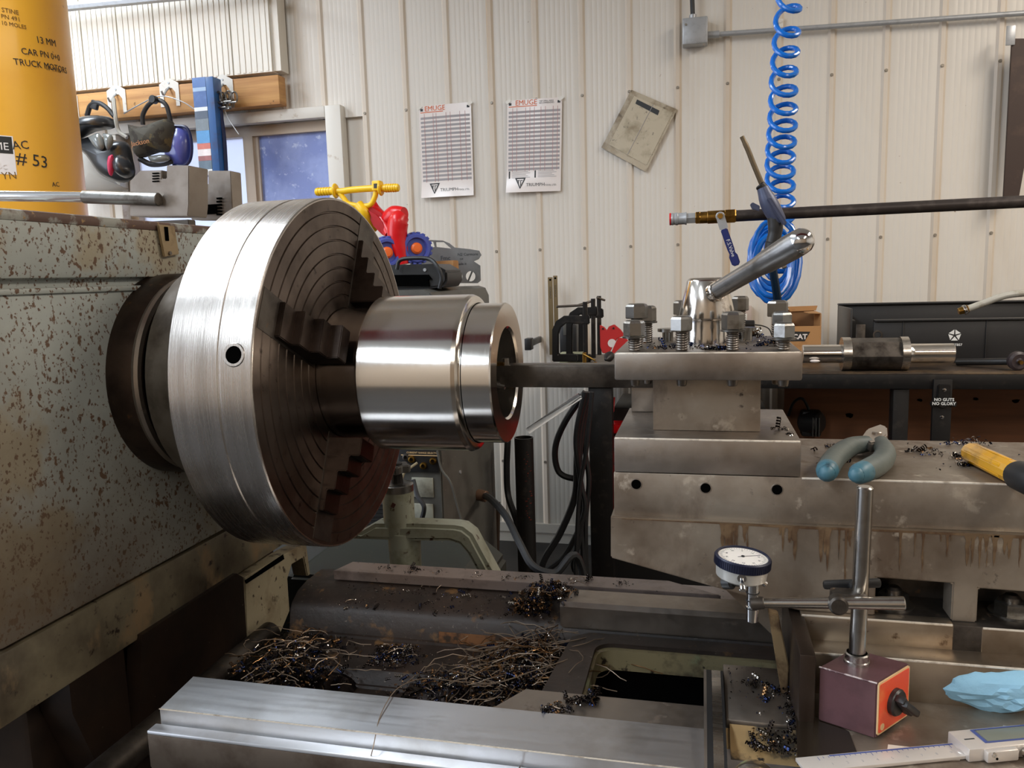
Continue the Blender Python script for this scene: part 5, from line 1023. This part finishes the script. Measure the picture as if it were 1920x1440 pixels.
# ================================================================ bench
bx0=U(1036,700,Y=3.0).x; BT=.969
BN=thing('workbench','long dark steel workbench with black edge along the back wall','workbench',((bx0+2.6)/2,3.3,0))
part('bench_top',B().box(bx0,3.2,3.0,3.72,BT-.004,BT,.001),M_bench,BN)
part('front_rail',B().box(bx0,3.2,2.998,3.05,BT-.056,BT-.0042,.002),M_blacksteel,BN)
for px in (1127,1686,2100,): 
    x=U(px,780,Y=3.03).x; w_=.045 if px==1127 else .026
    part('leg',B().box(x-w_,x+w_,3.01,3.07,0,BT-.057,.003),M_blacksteel,BN)
part('back_leg',B().box(bx0+.05,bx0+.10,3.62,3.67,0,BT-.02,.003),M_blacksteel,BN)
part('plywood_back',B().box(U(1470,780,Y=3.5).x,3.1,3.50,3.52,.05,BT-.02),M_ply,BN,label='brown plywood back panel under the bench')
random.seed(11)
for x,y,s in ((1592,779,.016),(1725,750,.010),(1830,748,.010),(1905,752,.014)):
    q=U(x,y,Y=3.498); part('knot_hole',B().prism([(q.x+s*math.cos(a)*random.uniform(.7,1.3),q.z+s*.6*math.sin(a)*random.uniform(.7,1.3)) for a in [2*math.pi*i/10 for i in range(10)]],.002,T(0,3.4975,0)@XZ),M_blackhole,BN)
x=U(1765,780,Y=2.99).x
BO=thing('bottle_opener','black wall bottle opener lettered NO GUTS NO GLORY on a black upright','bottle opener',(x,2.98,BT-.30))
part('upright',B().box(x-.030,x+.030,2.985,3.004,.45,BT-.020,.002),M_blacksteel,BO)
cz_=U(1768,758,Y=2.98).z
q=U(1769,750,Y=2.98)
part('opener_body',B().prism([(x-.018,q.z+.055),(x+.020,q.z+.055),(x+.022,q.z+.01),(x+.044,q.z-.008),(x+.040,q.z-.026),(x+.022,q.z-.018),(x,q.z-.030),(x-.020,q.z-.018),(x-.038,q.z-.026),(x-.042,q.z-.008),(x-.020,q.z+.01)],.014,T(0,2.971,0)@XZ,b=.003),M_blacksteel,BO)
part('lettering',B().text('NO GUTS',.0145,onface((x+.001,2.9700,q.z-.002)),.0006,'CENTER',.0003).text('NO GLORY',.0145,onface((x+.001,2.9700,q.z-.016)),.0006,'CENTER',.0003),M_whitepl,BO)
for dz in (.036,-.062): part('fixing_screw',B().rev([(0,.007),(.002,.006),(.003,0)],AX((x+.001,2.9715 if dz>0 else 2.985,q.z+dz),(0,-1,0)),14),M_chrome,BO)
# red drawer cabinet under the bench's left bay, dark tool
RCb=thing('tool_cabinet','red drawer cabinet in the dark bay under the bench','tool cabinet',(U(1170,900,Y=3.25).x,3.3,0))
x0=U(1142,880,Y=3.2).x; part('cabinet_body',B().box(x0+.02,x0+.62,3.2,3.6,.03,.80,.004),M_blackplastic,RCb)
for k in range(7): part('drawer_front',B().box(x0,x0+.60,3.175,3.199,.72-.06*k-.022,.72-.06*k+.022,.003),M_red,RCb)
solo('red_tray',B().box(x0-.02,x0+.30,3.10,3.3,U(1145,812,Y=3.1).z,U(1145,797,Y=3.1).z,.003).tube([U(1140,800,Y=3.1),U(1150,770,Y=3.1),U(1152,745,Y=3.12)],.004,6),M_red,'bright red tray edge above the drawers under the bench','tray')
DT=thing('impact_tool','black power tool hanging in shadow on the plywood under the bench','power tool',tuple(U(1525,815,Y=3.45)))
part('tool_body',B().cyl(U(1505,790,Y=3.45),U(1540,793,Y=3.40),.050,.045,seg=20,b=.008).box(-.04,.04,-.03,.03,-.05,.06,.012,M=T(*U(1520,795,Y=3.44))),M_blackplastic,DT)
part('cooling_ribs',B().box(-.004,.0,-.02,.02,-.04,.04,.001,M=T(*U(1530,800,Y=3.39))).box(.008,.012,-.02,.02,-.04,.04,.001,M=T(*U(1530,800,Y=3.39))).box(-.016,-.012,-.02,.02,-.04,.04,.001,M=T(*U(1530,800,Y=3.39))),M_grey,DT,kind='stuff')
part('tool_cord',B().tube(smooth([U(1478,780,Y=3.45),U(1488,755,Y=3.45),U(1505,748,Y=3.45),U(1520,775,Y=3.45)],6),.006,6),M_rubber,DT)
q=U(1567,813,Y=3.0); 
# ---- things on the bench, left: rules, clamps, magnet
bq=lambda x,y,Y: U(x,y,Y=Y)
for px0,px1,pt,lb,Y in ((1027,1036,520,'left steel rule of the pair standing at the bench back',3.70),(1037,1045,517,'right steel rule of the pair standing at the bench back',3.705)):
    a=bq(px0,pt,Y); c=bq(px1,pt,Y)
    RL=thing('steel_rule',lb,'ruler',((a.x+c.x)/2,Y,BT)); RL['group']='rules leaning on the wall'
    part('blade',B().box(a.x,c.x,Y,Y+.0015,BT,a.z),M_ruler,RL)
    part('hang_hole',B().cyl(((a.x+c.x)/2,Y-.0005,a.z-.012),((a.x+c.x)/2,Y+.0002,a.z-.012),.005,seg=12),M_blackhole,RL)
    part('engraving',B().text('STAINLESS',.012,T((a.x+c.x)/2+.004,Y-.0003,a.z-.10)@FACE@RZ(90),.0001),M_ptextd,RL)
def cclamp(lb,Y,fx0,ftop,fx1,sx,st,tbar,sc=1):
    o=thing('c_clamp',lb,'clamp',(bq((fx0+sx)/2,680,Y).x,Y,BT)); o['group']='c-clamps on the bench'
    pts=[bq(x,y,Y) for x,y in [(fx0,678),(fx0,ftop+28),(fx0+7,ftop+12),(fx0+22,ftop+2),(sx-6,ftop+2),(sx+8,ftop),(sx+9,ftop+18),(sx-8,ftop+18),(fx0+26,ftop+16),(fx0+16,ftop+24),(fx0+12,ftop+36),(fx0+12,664),(sx-14,664),(sx-14,678)]]
    part('frame',B().prism([(p.x,max(p.z,BT)) for p in pts],.022,T(0,Y-.011,0)@XZ,b=.004),M_blacksteel,o)
    part('screw_shaft',B().cyl((bq(sx,600,Y).x,Y,BT+.03),(bq(sx,st,Y).x,Y,bq(sx,st,Y).z),.0095*sc,seg=14),M_blacksteel,o)
    part('tommy_bar',B().cyl(bq(tbar[0],tbar[1],Y-.02),bq(tbar[2],tbar[3],Y+.01),.005,seg=10,b=.001),M_thread,o)
    return o
cclamp('nearest black c-clamp with a long level tommy bar beside the rules',3.15,1036,590,1100,1097,566,(1043,575,1100,572))
cclamp('middle black c-clamp standing behind the nearest one',3.28,1062,574,1115,1112,560,(1085,572,1116,563))
cclamp('tallest black c-clamp farthest back beside the red magnet',3.40,1085,578,1126,1123,555,(1119,558,1134,563))
BK=thing('battery_charger','black boxy charger standing against the wall behind the clamps','charger',tuple(bq(1066,680,3.62))); BK.location.z=BT
a=bq(1048,608,3.62); c=bq(1081,608,3.62); part('charger_body',B().box(a.x,c.x,3.62,3.70,BT,a.z,.01),M_blackplastic,BK)
part('charger_slot',B().box(a.x+.02,c.x-.03,3.615,3.621,BT+.10,BT+.18,.002),M_grey,BK)
solo('green_block',B().box(bq(1050,665,3.3).x,bq(1095,665,3.3).x,3.28,3.34,BT,bq(1070,661,3.3).z,.004),mat('pale_green_block',S(170,172,140),.6),'pale green block lying between the clamp jaws','block')
BM=thing('brass_fitting','small brass tap fitting standing at the bench front edge','fitting',tuple(bq(1098,690,3.06))); BM.location.z=BT
q=bq(1096,676,3.06)
part('stem',B().cyl((q.x,3.06,BT),(q.x,3.06,BT+.075),.008,seg=12,b=.001),M_brass,BM); part('lever',B().cyl((q.x-.005,3.05,BT+.07),(q.x+.045,3.04,BT+.045),.004,seg=8),M_brass,BM); part('nozzle_tip',B().ball((q.x+.045,3.04,BT+.03),.011,12),M_brass,BM)
MG=thing('welding_magnet','red arrow-shaped welding magnet standing beside the tool post','magnet',tuple(bq(1150,670,3.18))); MG.location.z=BT
mq=lambda x,y:(bq(x,y,3.18).x,bq(x,y,3.18).z)
part('magnet_plate',B().prism([mq(*p) for p in [(1125,609),(1133,613),(1138,619),(1142,612),(1152,608),(1164,618),(1172,629),(1158,634),(1150,648),(1143,662),(1130,662),(1126,650)]],.016,T(0,3.17,0)@XZ,holes=[[ (mq(1150,642)[0]+.016*math.cos(a),mq(1150,642)[1]+.016*math.sin(a)) for a in [2*math.pi*i/14 for i in range(14)]]] if 0 else (),b=.002),M_redtool,MG)
part('magnet_arm',B().prism([mq(*p) for p in [(1159,633),(1174,634),(1180,640),(1158,662),(1146,662)]],.016,T(0,3.165,0)@XZ,b=.002),M_redtool,MG)
part('magnet_hole',B().cyl((mq(1148,643)[0],3.1685,mq(1148,643)[1]),(mq(1148,643)[0],3.1695,mq(1148,643)[1]),.017,seg=20),M_paper,MG)
for x,y in ((1131,616),(1151,615)): part('rivet',B().cyl((mq(x,y)[0],3.17,mq(x,y)[1]),(mq(x,y)[0],3.166,mq(x,y)[1]),.004,seg=8),M_darksteel,MG)
solo('black_fitting',B().rev([(0,.0),(0,.018),(.02,.020),(.035,.012),(.05,.006),(.055,0)],AX(bq(1143,668,3.10)+Vector((0,.03,0)),(-.3,-1,-.25)),16),M_blackplastic,'small round black fitting at the foot of the red magnet','fitting')
solo('black_block',B().box(bq(983,640,3.5).x,bq(995,640,3.5).x,3.5,3.56,bq(990,657,3.5).z,bq(990,635,3.5).z,.003).box(bq(986,640,3.5).x,bq(992,640,3.5).x,3.52,3.79,bq(990,652,3.5).z,bq(990,640,3.5).z,.002),M_blackplastic,'small black bracket on the wall just right of the sleeve','bracket')
# ---- right: outlet, carton, crate, shaft, rod
OU=thing('outlet_box','small grey outlet box on the wall behind the tool post','outlet',tuple(wp(1397,615)))
a=wp(1385,612); c=wp(1409,573); part('box',B().box(a.x,c.x,YW-.05,YW-.006,a.z,c.z,.004),mat('outlet_grey',S(190,172,160),.5),OU); part('receptacle',B().box(a.x+.014,a.x+.035,YW-.054,YW-.049,a.z+.03,a.z+.06,.003),M_white,OU)
PB_=thing('black_plug','black cylindrical plug with a thin wire resting behind the hub','plug',tuple(bq(1400,625,1.10))); PB_.location.z=1.2595
part('plug_body',B().cyl(bq(1388,609,1.10),bq(1415,609,1.10),.0062,seg=18,b=.001),M_blackplastic,PB_)
part('plug_wire',B().tube(smooth([bq(1415,609,1.10),bq(1430,611,1.10),bq(1442,617,1.10),bq(1448,630,1.10)],5),.0009,6),M_rubber,PB_)
CX=thing('parts_carton','open brown cardboard box printed CAT beside the black crate','cardboard box',tuple(bq(1508,660,3.35))); CX.location.z=BT
kq=lambda x,y,Y=3.35:(bq(x,y,Y).x,bq(x,y,Y).z)
a=kq(1474,612); c=kq(1540,612); wC=c[0]-a[0]
part('front_wall',B().box(a[0],c[0],3.35,3.353,BT,a[1]),M_card,CX)
part('right_wall',B().box(c[0]-.003,c[0],3.353,3.55,BT,kq(1540,585,3.5)[1]),M_card,CX)
part('left_wall',B().box(a[0],a[0]+.003,3.353,3.55,BT,kq(1540,585,3.5)[1]),M_card,CX)
part('back_wall',B().box(a[0]+.003,c[0]-.003,3.547,3.55,BT,kq(1500,580,3.55)[1]),M_cardin,CX)
part('back_flap',B().prism([kq(1476,575,3.54),kq(1533,573,3.54),kq(1530,582,3.54),kq(1482,584,3.54)],.003,T(0,3.54,0)@XZ),M_card,CX)
part('side_flap',B().prism([(c[0],3.36),(c[0],3.54),(c[0]-.05,3.50),(c[0]-.04,3.40)],.003,T(0,0,kq(1540,585,3.5)[1])),M_card,CX)
lb=kq(1482,640,3.349); part('print_patch',B().prism([(lb[0],lb[1]),(lb[0]+.055,lb[1]),(lb[0]+.075,lb[1]+.038),(lb[0],lb[1]+.040)],.0006,T(0,3.3492,0)@XZ),M_ink,CX)
part('print_letters',B().text('CAT',.028,onface((lb[0]+.008,3.3488,lb[1]+.009)),.0002,bold=.001),M_paper,CX)
CRt=thing('black_crate','long black plastic parts crate with a white star badge on the bench','crate',tuple(bq(1760,670,3.32))); CRt.location.z=BT
ra=lambda x,y,Y:(bq(x,y,Y).x,bq(x,y,Y).z)
x0=ra(1594,620,3.32)[0]; x1=2.15; zc1=ra(1650,603,3.32)[1]; zc2=ra(1650,576,3.6)[1]; 
part('front_wall',B().box(x0+.085,x1,3.32,3.33,BT,zc1,.002),M_blackplastic,CRt)
part('front_lip',B().box(x0+.085,x1,3.305,3.335,zc1,zc1+.008,.002),M_blackplastic,CRt)
part('back_wall',B().box(x0,x1,3.62,3.63,BT,zc2+.01,.002),M_blackplastic,CRt)
part('back_lip',B().box(x0,x1,3.60,3.64,zc2+.01,zc2+.018,.002),M_blackplastic,CRt)
part('crate_floor',B().box(x0+.01,x1,3.33,3.62,BT,BT+.01),M_blackplastic,CRt)
part('left_wall',B().box(x0,x0+.008,3.32,3.62,BT,zc2+.01,.002).box(x0+.008,x0+.020,3.33,3.62,zc1,zc1+.006),M_blackplastic,CRt)
for xx in (x0+.19,x0+.48,x0+.9,x0+1.2): part('stiffening_rib',B().box(xx-.002,xx+.002,3.314,3.32,BT,zc1,.001),M_blackplastic,CRt)
q=ra(1641,628,3.31); part('latch_frame',B().box(x0+.02,x0+.055,3.316,3.320,BT+.04,zc1-.01,.002).rev([(0,.018),(.004,.018),(.004,.012),(0,.012)],AX((q[0]+.01,3.32,q[1]),(0,-1,0)),14),M_darksteel,CRt)
q=ra(1790,629,3.318); s=.024
pent=[(s*math.cos(R(90+72*k)),s*math.sin(R(90+72*k))) for k in range(5)]
bd=B()
for k in range(5):
    a1=R(90+72*k); a2=R(90+72*(k+1)); g=.0022
    v1=(s*math.cos(a1),s*math.sin(a1)); v2=(s*math.cos(a2),s*math.sin(a2)); am=(a1+a2)/2
    mx,my=math.cos(am),math.sin(am); tx,ty=-my,mx
    h1=s*math.cos(R(36)); off=.0045
    bd.prism([(mx*off,my*off),(mx*h1-tx*(s*math.sin(R(36))-g),my*h1-ty*(s*math.sin(R(36))-g)),(mx*h1+tx*(s*math.sin(R(36))-g),my*h1+ty*(s*math.sin(R(36))-g))],.001,onface((q[0],3.319,q[1])))
part('star_badge',bd,M_whitepl,CRt,label='white pentagon star badge',kind='stuff')
part('part_number',B().text('CTZ4TB57',.0125,onface((q[0]-.030,3.319,q[1]-.040)),.0005,bold=.0002),M_whitepl,CRt)
SHx=thing('milled_shaft','large steel shaft with a flat milled middle lying on the bench','shaft',tuple(bq(1650,690,3.16))); SHx.location.z=BT
YS_=3.09; rb_=.0610; zc_=BT+rb_; sx=lambda px: bq(px,665,YS_-.03).x
sM=AX((0,YS_,zc_),(1,0,0))
part('left_journal',B().rev([(sx(1506),0),(sx(1506),.032),(sx(1507),.034),(sx(1580),.034),(sx(1580),0)],sM,40),M_work,SHx)
part('right_journal',B().rev([(sx(1704),.0),(sx(1704),.040),(sx(1710),.036),(sx(1716),.0355),(sx(1791),.0355),(sx(1792),.034),(sx(1792),0)],sM,40),M_work,SHx)
for p0,p1 in ((1580,1596),(1690,1705)): part('collar',B().rev([(sx(p0),0),(sx(p0),rb_),(sx(p1),rb_),(sx(p1),0)],sM,48),M_steel,SHx,label='bright shaft collar')
fl=[(rb_*math.cos(R(a)),rb_*math.sin(R(a))) for a in range(205,470,10)]; 
part('milled_body',B().prism([(YS_+rb_*math.cos(R(a)),zc_+rb_*math.sin(R(a))) for a in list(range(-120,80,8))+[80]]+[(YS_-.040,zc_+.010),(YS_-rb_*.97,zc_-.01)] if 0 else [(YS_+rb_*math.cos(R(a)),zc_+rb_*math.sin(R(a))) for a in list(range(-175,75,10))]+[(YS_-.025,zc_+.044),(YS_-.052,zc_+.004)],sx(1690)-sx(1596),Matrix(((0,0,1,sx(1596)),(1,0,0,0),(0,1,0,0),(0,0,0,1)))),M_darksteel,SHx,label='dull milled flat of the shaft')
solo('paper_scrap',B().ball((0,0,0),.012,8,sc=(1.5,.8,.5)).xf(T(*bq(1528,677,3.05))),M_paper,'tiny crumpled white scrap under the left shaft journal','scrap')
RDb=thing('black_rod','black rod with a round knob end on the right of the bench','rod',tuple(bq(1850,690,3.12))); RDb.location.z=BT
a=bq(1795,670,3.22); part('rod',B().cyl((a.x,3.22,BT+.014),(bq(1900,672,3.10).x,3.10,BT+.03),.013,seg=14),M_blackplastic,RDb)
c=bq(1908,680,3.08); part('knob',B().rev([(-.03,0),(-.03,.02),(-.01,.033),(.008,.034),(.014,.026),(.012,.012),(.018,.008),(.018,0)],AX((c.x,3.08,BT+.034),(.15,-1,-.1)),24),mat('dark_mauve_knob',S(58,48,50),.45),RDb)
part('knob_tip',B().cyl((c.x,3.065,BT+.032),(c.x+.003,3.052,BT+.030),.007,seg=12),M_brass,RDb)
HN=thing('coolant_nozzle','bent clear hose with a silver tip reaching in from the right','nozzle',tuple(bq(1860,590,2.2)))
part('nozzle_hose',B().tube(smooth([bq(1812,580,2.2),bq(1840,570,2.2),bq(1875,557,2.2),bq(1905,551,2.2),bq(1960,549,2.2),bq(2040,556,2.2)],6),.0085,12),mat('cloudy_hose',S(188,184,172),.25,0,[('noise',40,.5,.7,S(150,140,120))],coat=.5),HN)
part('nozzle_tip',B().cyl(bq(1797,584,2.2),bq(1815,579,2.2),.0085,.0105,seg=16,b=.001),M_brass,HN); part('tip_ring',B().cyl(bq(1806,582,2.2),bq(1812,580,2.2),.0125,seg=18,b=.001),M_chrome,HN)
# ================================================================ swarf and chips
SW=[M_chipdark,M_chipblue,M_chipgold,M_chipbright,M_strand]
def chips(name,lab,n,pos,size=(.0015,.004),curls=0,strands=0,wt=(.5,.25,.15,.1),seed=1,slen=(.03,.10),sr=.0006,cr_=(.0015,.003),cat='metal chips'):
    random.seed(seed); b=B(); k=range(4)
    for i in range(n):
        p=pos(); b.mi(random.choices(k,wt)[0]); L=random.uniform(*size); w_=L*random.uniform(.35,.6)
        M=T(*p)@Matrix.Rotation(random.uniform(0,6.3),4,'Z')@Matrix.Rotation(random.uniform(-.9,.9),4,'X')@Matrix.Rotation(random.uniform(-.9,.9),4,'Y')
        vs=[];m=3; rad=L*.6; 
        for j in range(m+1):
            a=-1+2.2*j/m; vs+= [(rad*math.sin(a),-w_/2,rad*(math.cos(a)-.5)),(rad*math.sin(a),w_/2,rad*(math.cos(a)-.5))]
        b.add(vs,[(2*j,2*j+1,2*j+3,2*j+2) for j in range(m)],M)
    for i in range(curls):
        p=Vector(pos()); b.mi(random.choices(k,wt)[0]); d=Vector((random.gauss(0,1),random.gauss(0,1),random.gauss(0,.5))).normalized(); r=random.uniform(*cr_); turns=random.uniform(1.5,4); M=AX(p,d); pitch=r*1.3; wdt=r*.7; N=int(turns*8); vs=[]
        for j in range(N+1):
            a=2*math.pi*j/8; z=pitch*j/8; vs+=[(r*math.cos(a),r*math.sin(a),z),(r*math.cos(a),r*math.sin(a),z+wdt)]
        b.add(vs,[(2*j,2*j+1,2*j+3,2*j+2) for j in range(N)],M)
    for i in range(strands):
        b.mi(4 if random.random()<.75 else 2); p=Vector(pos())+Vector((0,0,.002)); L=random.uniform(*slen); a=random.uniform(0,6.3); N=9; pts=[]; q=p.copy(); cv=random.uniform(-.5,.5)
        for j in range(N):
            pts.append(q.copy()); a+=cv*.6+random.gauss(0,.22); q=q+Vector((math.cos(a),math.sin(a),random.gauss(0,.16)+(.25-.07*j)))*L/N
        b.tube(pts,sr,4,cap=False)
    cx_=sum(v[0] for v in b.v)/len(b.v); cy_=sum(v[1] for v in b.v)/len(b.v); cz0=min(v[2] for v in b.v)
    return solo(name,b,SW,lab,cat,kind='stuff',loc=(cx_,cy_,cz0),sharp=60)
def heap(cx,cy,rx,ry,z,h,rot=0):
    def f():
        while 1:
            u=random.gauss(0,.42); v=random.gauss(0,.42); d=u*u+v*v
            if d<1: break
        c,s=math.cos(R(rot)),math.sin(R(rot)); zz=z+random.random()*h*(1-d)
        return (cx+(u*rx)*c-(v*ry)*s,cy+(u*rx)*s+(v*ry)*c,zz)
    return f
def spread(x0,x1,y0,y1,z): return lambda:(random.uniform(x0,x1),random.uniform(y0,y1),z(0) if callable(z) else z+.001)
def multi(spots): return lambda: random.choice(spots)()
zl=ZB-.086
p=U(565,1225,Z=.80); ZBL=.79
# mound surface that the chips lie on (dark packed swarf)
def mound(name,lab,cx,cy,rx,ry,z,h,seed=0,m=None):
    bm=bmesh.new(); bmesh.ops.create_grid(bm,x_segments=36,y_segments=36,size=1)
    for v in bm.verts:
        d=v.co.length; e=max(0,1-d**2.2); v.co=Vector((cx+v.co.x*rx,cy+v.co.y*ry,z-.006+e*h*(.7+.6*mnoise.noise(Vector((v.co.x*3+seed,v.co.y*3,0))))+.003*mnoise.noise(Vector((v.co.x*14,v.co.y*14,seed)))))
    return B()._bm(bm)
c1=U(560,1215,Z=.79); 
b=mound('m','',c1.x,c1.y,.105,.135,.752,.030,1); h1=thing('swarf_heap','heap of dark curls and stringy swarf at the left end of the bed trough','swarf',(c1.x,c1.y,.74)); part('packed_swarf',b,M_chipdark,h1,kind='stuff')
o=chips('loose_curls','x',1500,heap(c1.x,c1.y,.11,.14,.764,.030),(.002,.005),260,80,(.6,.2,.12,.08),21,(.03,.09),.0007)
def reparent(o,par):
    o.parent=par; o.location=o.location-par.location
    for k in ('label','category'): 
        if k in o: del o[k]
reparent(o,h1)
c2_=U(1015,1245,Z=.79)
h2=thing('swarf_nest','tangled nest of long silvery strands and blue chips beside the slot in the bed','swarf',(c2_.x,c2_.y,.76)); part('packed_swarf',mound('m','',c2_.x-.01,c2_.y,.085,.115,.775,.032,4),M_chipdark,h2,kind='stuff')
o=chips('tangled_strands','x',2600,heap(c2_.x-.01,c2_.y,.095,.13,.782,.032),(.0018,.0045),260,190,(.58,.24,.05,.13),5,(.05,.14),.0007); reparent(o,h2)
c3=U(830,1285,Z=.77)
h3=thing('chip_drift','drift of brassy curls and blue chips lying behind the front guideway','swarf',(c3.x,c3.y,.75)); part('packed_swarf',mound('m','',U(890,1285,Z=.79).x,U(890,1285,Z=.79).y-.012,.11,.05,.768,.030,8),M_chipdark,h3,kind='stuff')
cc_=U(880,1282,Z=.79); o=chips('loose_curls','x',1500,multi([heap(cc_.x,cc_.y-.008,.13,.05,.782,.026),heap(cc_.x+.07,cc_.y-.004,.05,.05,.792,.026)]),(.0018,.0045),420,40,(.46,.24,.2,.1),9,(.02,.07),.0006,cr_=(.0012,.0026)); reparent(o,h3)
c4=U(1050,1105,Z=.865)
chips('gold_chip_tuft','tuft of gold and blue curls caught on the rear guideway by the grey bar',500,multi([heap(c4.x-.015,c4.y-.005,.05,.035,.858,.022),heap(c4.x-.045,c4.y-.025,.035,.03,.840,.020)]),(.002,.0045),240,10,(.42,.2,.28,.1),13,(.02,.05),.0006)
c5=U(770,1205,Z=.775); chips('hole_chips','bright and blue chips filling the round hole in the bed',700,heap(-.455,1.070,.045,.045,.7765,.006),(.0015,.0035),60,6,(.45,.3,.05,.2),17,(.02,.04))
def padz(y): return ZB-.020 if y>1.15 else ZB-.024-(1.15-y)*.5
def padspot(): 
    y=random.uniform(1.122,1.182); return (random.uniform(-.58,-.21),y,padz(y)+.0012)
chips('rear_pad_chips','small bright chips scattered along the dark casting pad',520,padspot,(.001,.003),40,3,(.5,.15,.08,.27),23,(.02,.06))
chips('guideway_chips','dark chip clusters scattered on the brownish rear guideway strip',260,multi([heap(random.Random(i).uniform(-.59,-.10),1.205,.018,.018,ZB,.002) for i in range(11)]),(.001,.003),20,2,(.75,.12,.08,.05),29,(.01,.03))
chips('land_chips','specks of chip on the dark land of the bed',300,spread(-.50,-.22,1.03,1.11,ZB-.0855),(.0008,.002),10,2,(.55,.12,.08,.25),31)
chips('ledge_chips','dark chip clusters lying on the flat grey ledge',160,multi([heap(U(1085,1318,Z=ZB-.002).x,U(1085,1318,Z=ZB-.002).y,.022,.012,ZB-.003,.008),heap(U(1112,1312,Z=ZB-.002).x,U(1112,1312,Z=ZB-.002).y,.010,.008,ZB-.003,.010),heap(U(1035,1330,Z=ZB-.002).x,U(1035,1330,Z=ZB-.002).y,.02,.014,ZB-.003,.002)]),(.0015,.0035),50,3,(.6,.2,.1,.1),37,(.01,.03))
chips('wing_chips','blue and bright chips on the saddle wing beside the wipers',170,multi([heap(.060,.895,.016,.012,.876,.004),heap(.082,.88,.012,.012,.876,.004),heap(.070,.862,.012,.008,.876,.004),spread(.03,.10,.82,.93,.876)]),(.001,.003),24,0,(.5,.22,.08,.2),41)
chips('flank_chips','wet black chips packed along the saddle flank',620,multi([lambda:(random.uniform(.088,.104),random.uniform(.80,.93),.877+random.random()*.010),lambda:(random.uniform(.05,.10),random.uniform(.77,.81),.868+random.random()*.004)]),(.0015,.0035),40,0,(.72,.12,.06,.10),43)
tp=1.2600
chips('tool_post_chips','blue and gold chips scattered over the tool post top',420,multi([heap(.02,.928,.025,.012,tp,.003),heap(-.03,.955,.035,.03,tp,.001),heap(.078,.985,.02,.03,tp,.006),heap(.06,1.07,.03,.02,tp,.008),spread(-.09,.10,.91,1.10,tp)]),(.0012,.0036),70,0,(.42,.34,.12,.12),47)
chips('compound_chips','few dark chips on the right of the compound slide',36,multi([heap(.092,.965,.014,.01,1.1612,.001),heap(.098,.935,.004,.01,1.1612,.001)]),(.0015,.004),6,0,(.7,.1,.05,.15),53)
chips('slide_chips','dark and blue chips scattered on the cross slide behind the pliers',330,multi([heap(.17,1.05,.02,.03,1.1200,.006),heap(.162,.985,.010,.008,1.12,.003),heap(.265,1.04,.025,.03,1.12,.002),heap(.300,1.02,.03,.03,1.12,.002),heap(.315,1.085,.02,.010,1.12,.010),heap(.340,1.088,.02,.010,1.12,.012),heap(.297,.975,.010,.005,1.12,.003),spread(.12,.45,.92,1.11,1.12)]),(.0014,.0042),46,0,(.62,.22,.04,.12),59)
# long single strands
def strand(lab,pts,r=.0006): solo('swarf_strand',B().tube(smooth(pts,8),r,5,cap=False),M_strand,lab,'swarf strand')
zr=ZB+.001
strand('long thin silvery strand draped across the bright front guideway',[U(690,1438,Y=.73),U(700,1400,Y=.728),U(712,1345,Z=zr),U(735,1302,Z=zr+.001),U(760,1282,Z=zr-.01),U(800,1272,Z=zr-.02),U(860,1278,Z=zr-.03),U(930,1282,Z=zr-.04)])
strand('long fine strand arching over the top of the swarf nest',[U(880,1235,Z=.79),U(940,1218,Z=.80),U(1000,1213,Z=.81),U(1060,1213,Z=.815),U(1130,1222,Z=.815)],.0005)
strand('thick pale strand curving across the front of the nest',[U(885,1284,Z=.80),U(940,1278,Z=.815),U(1000,1258,Z=.82),U(1060,1238,Z=.82),U(1090,1225,Z=.81)],.0008)
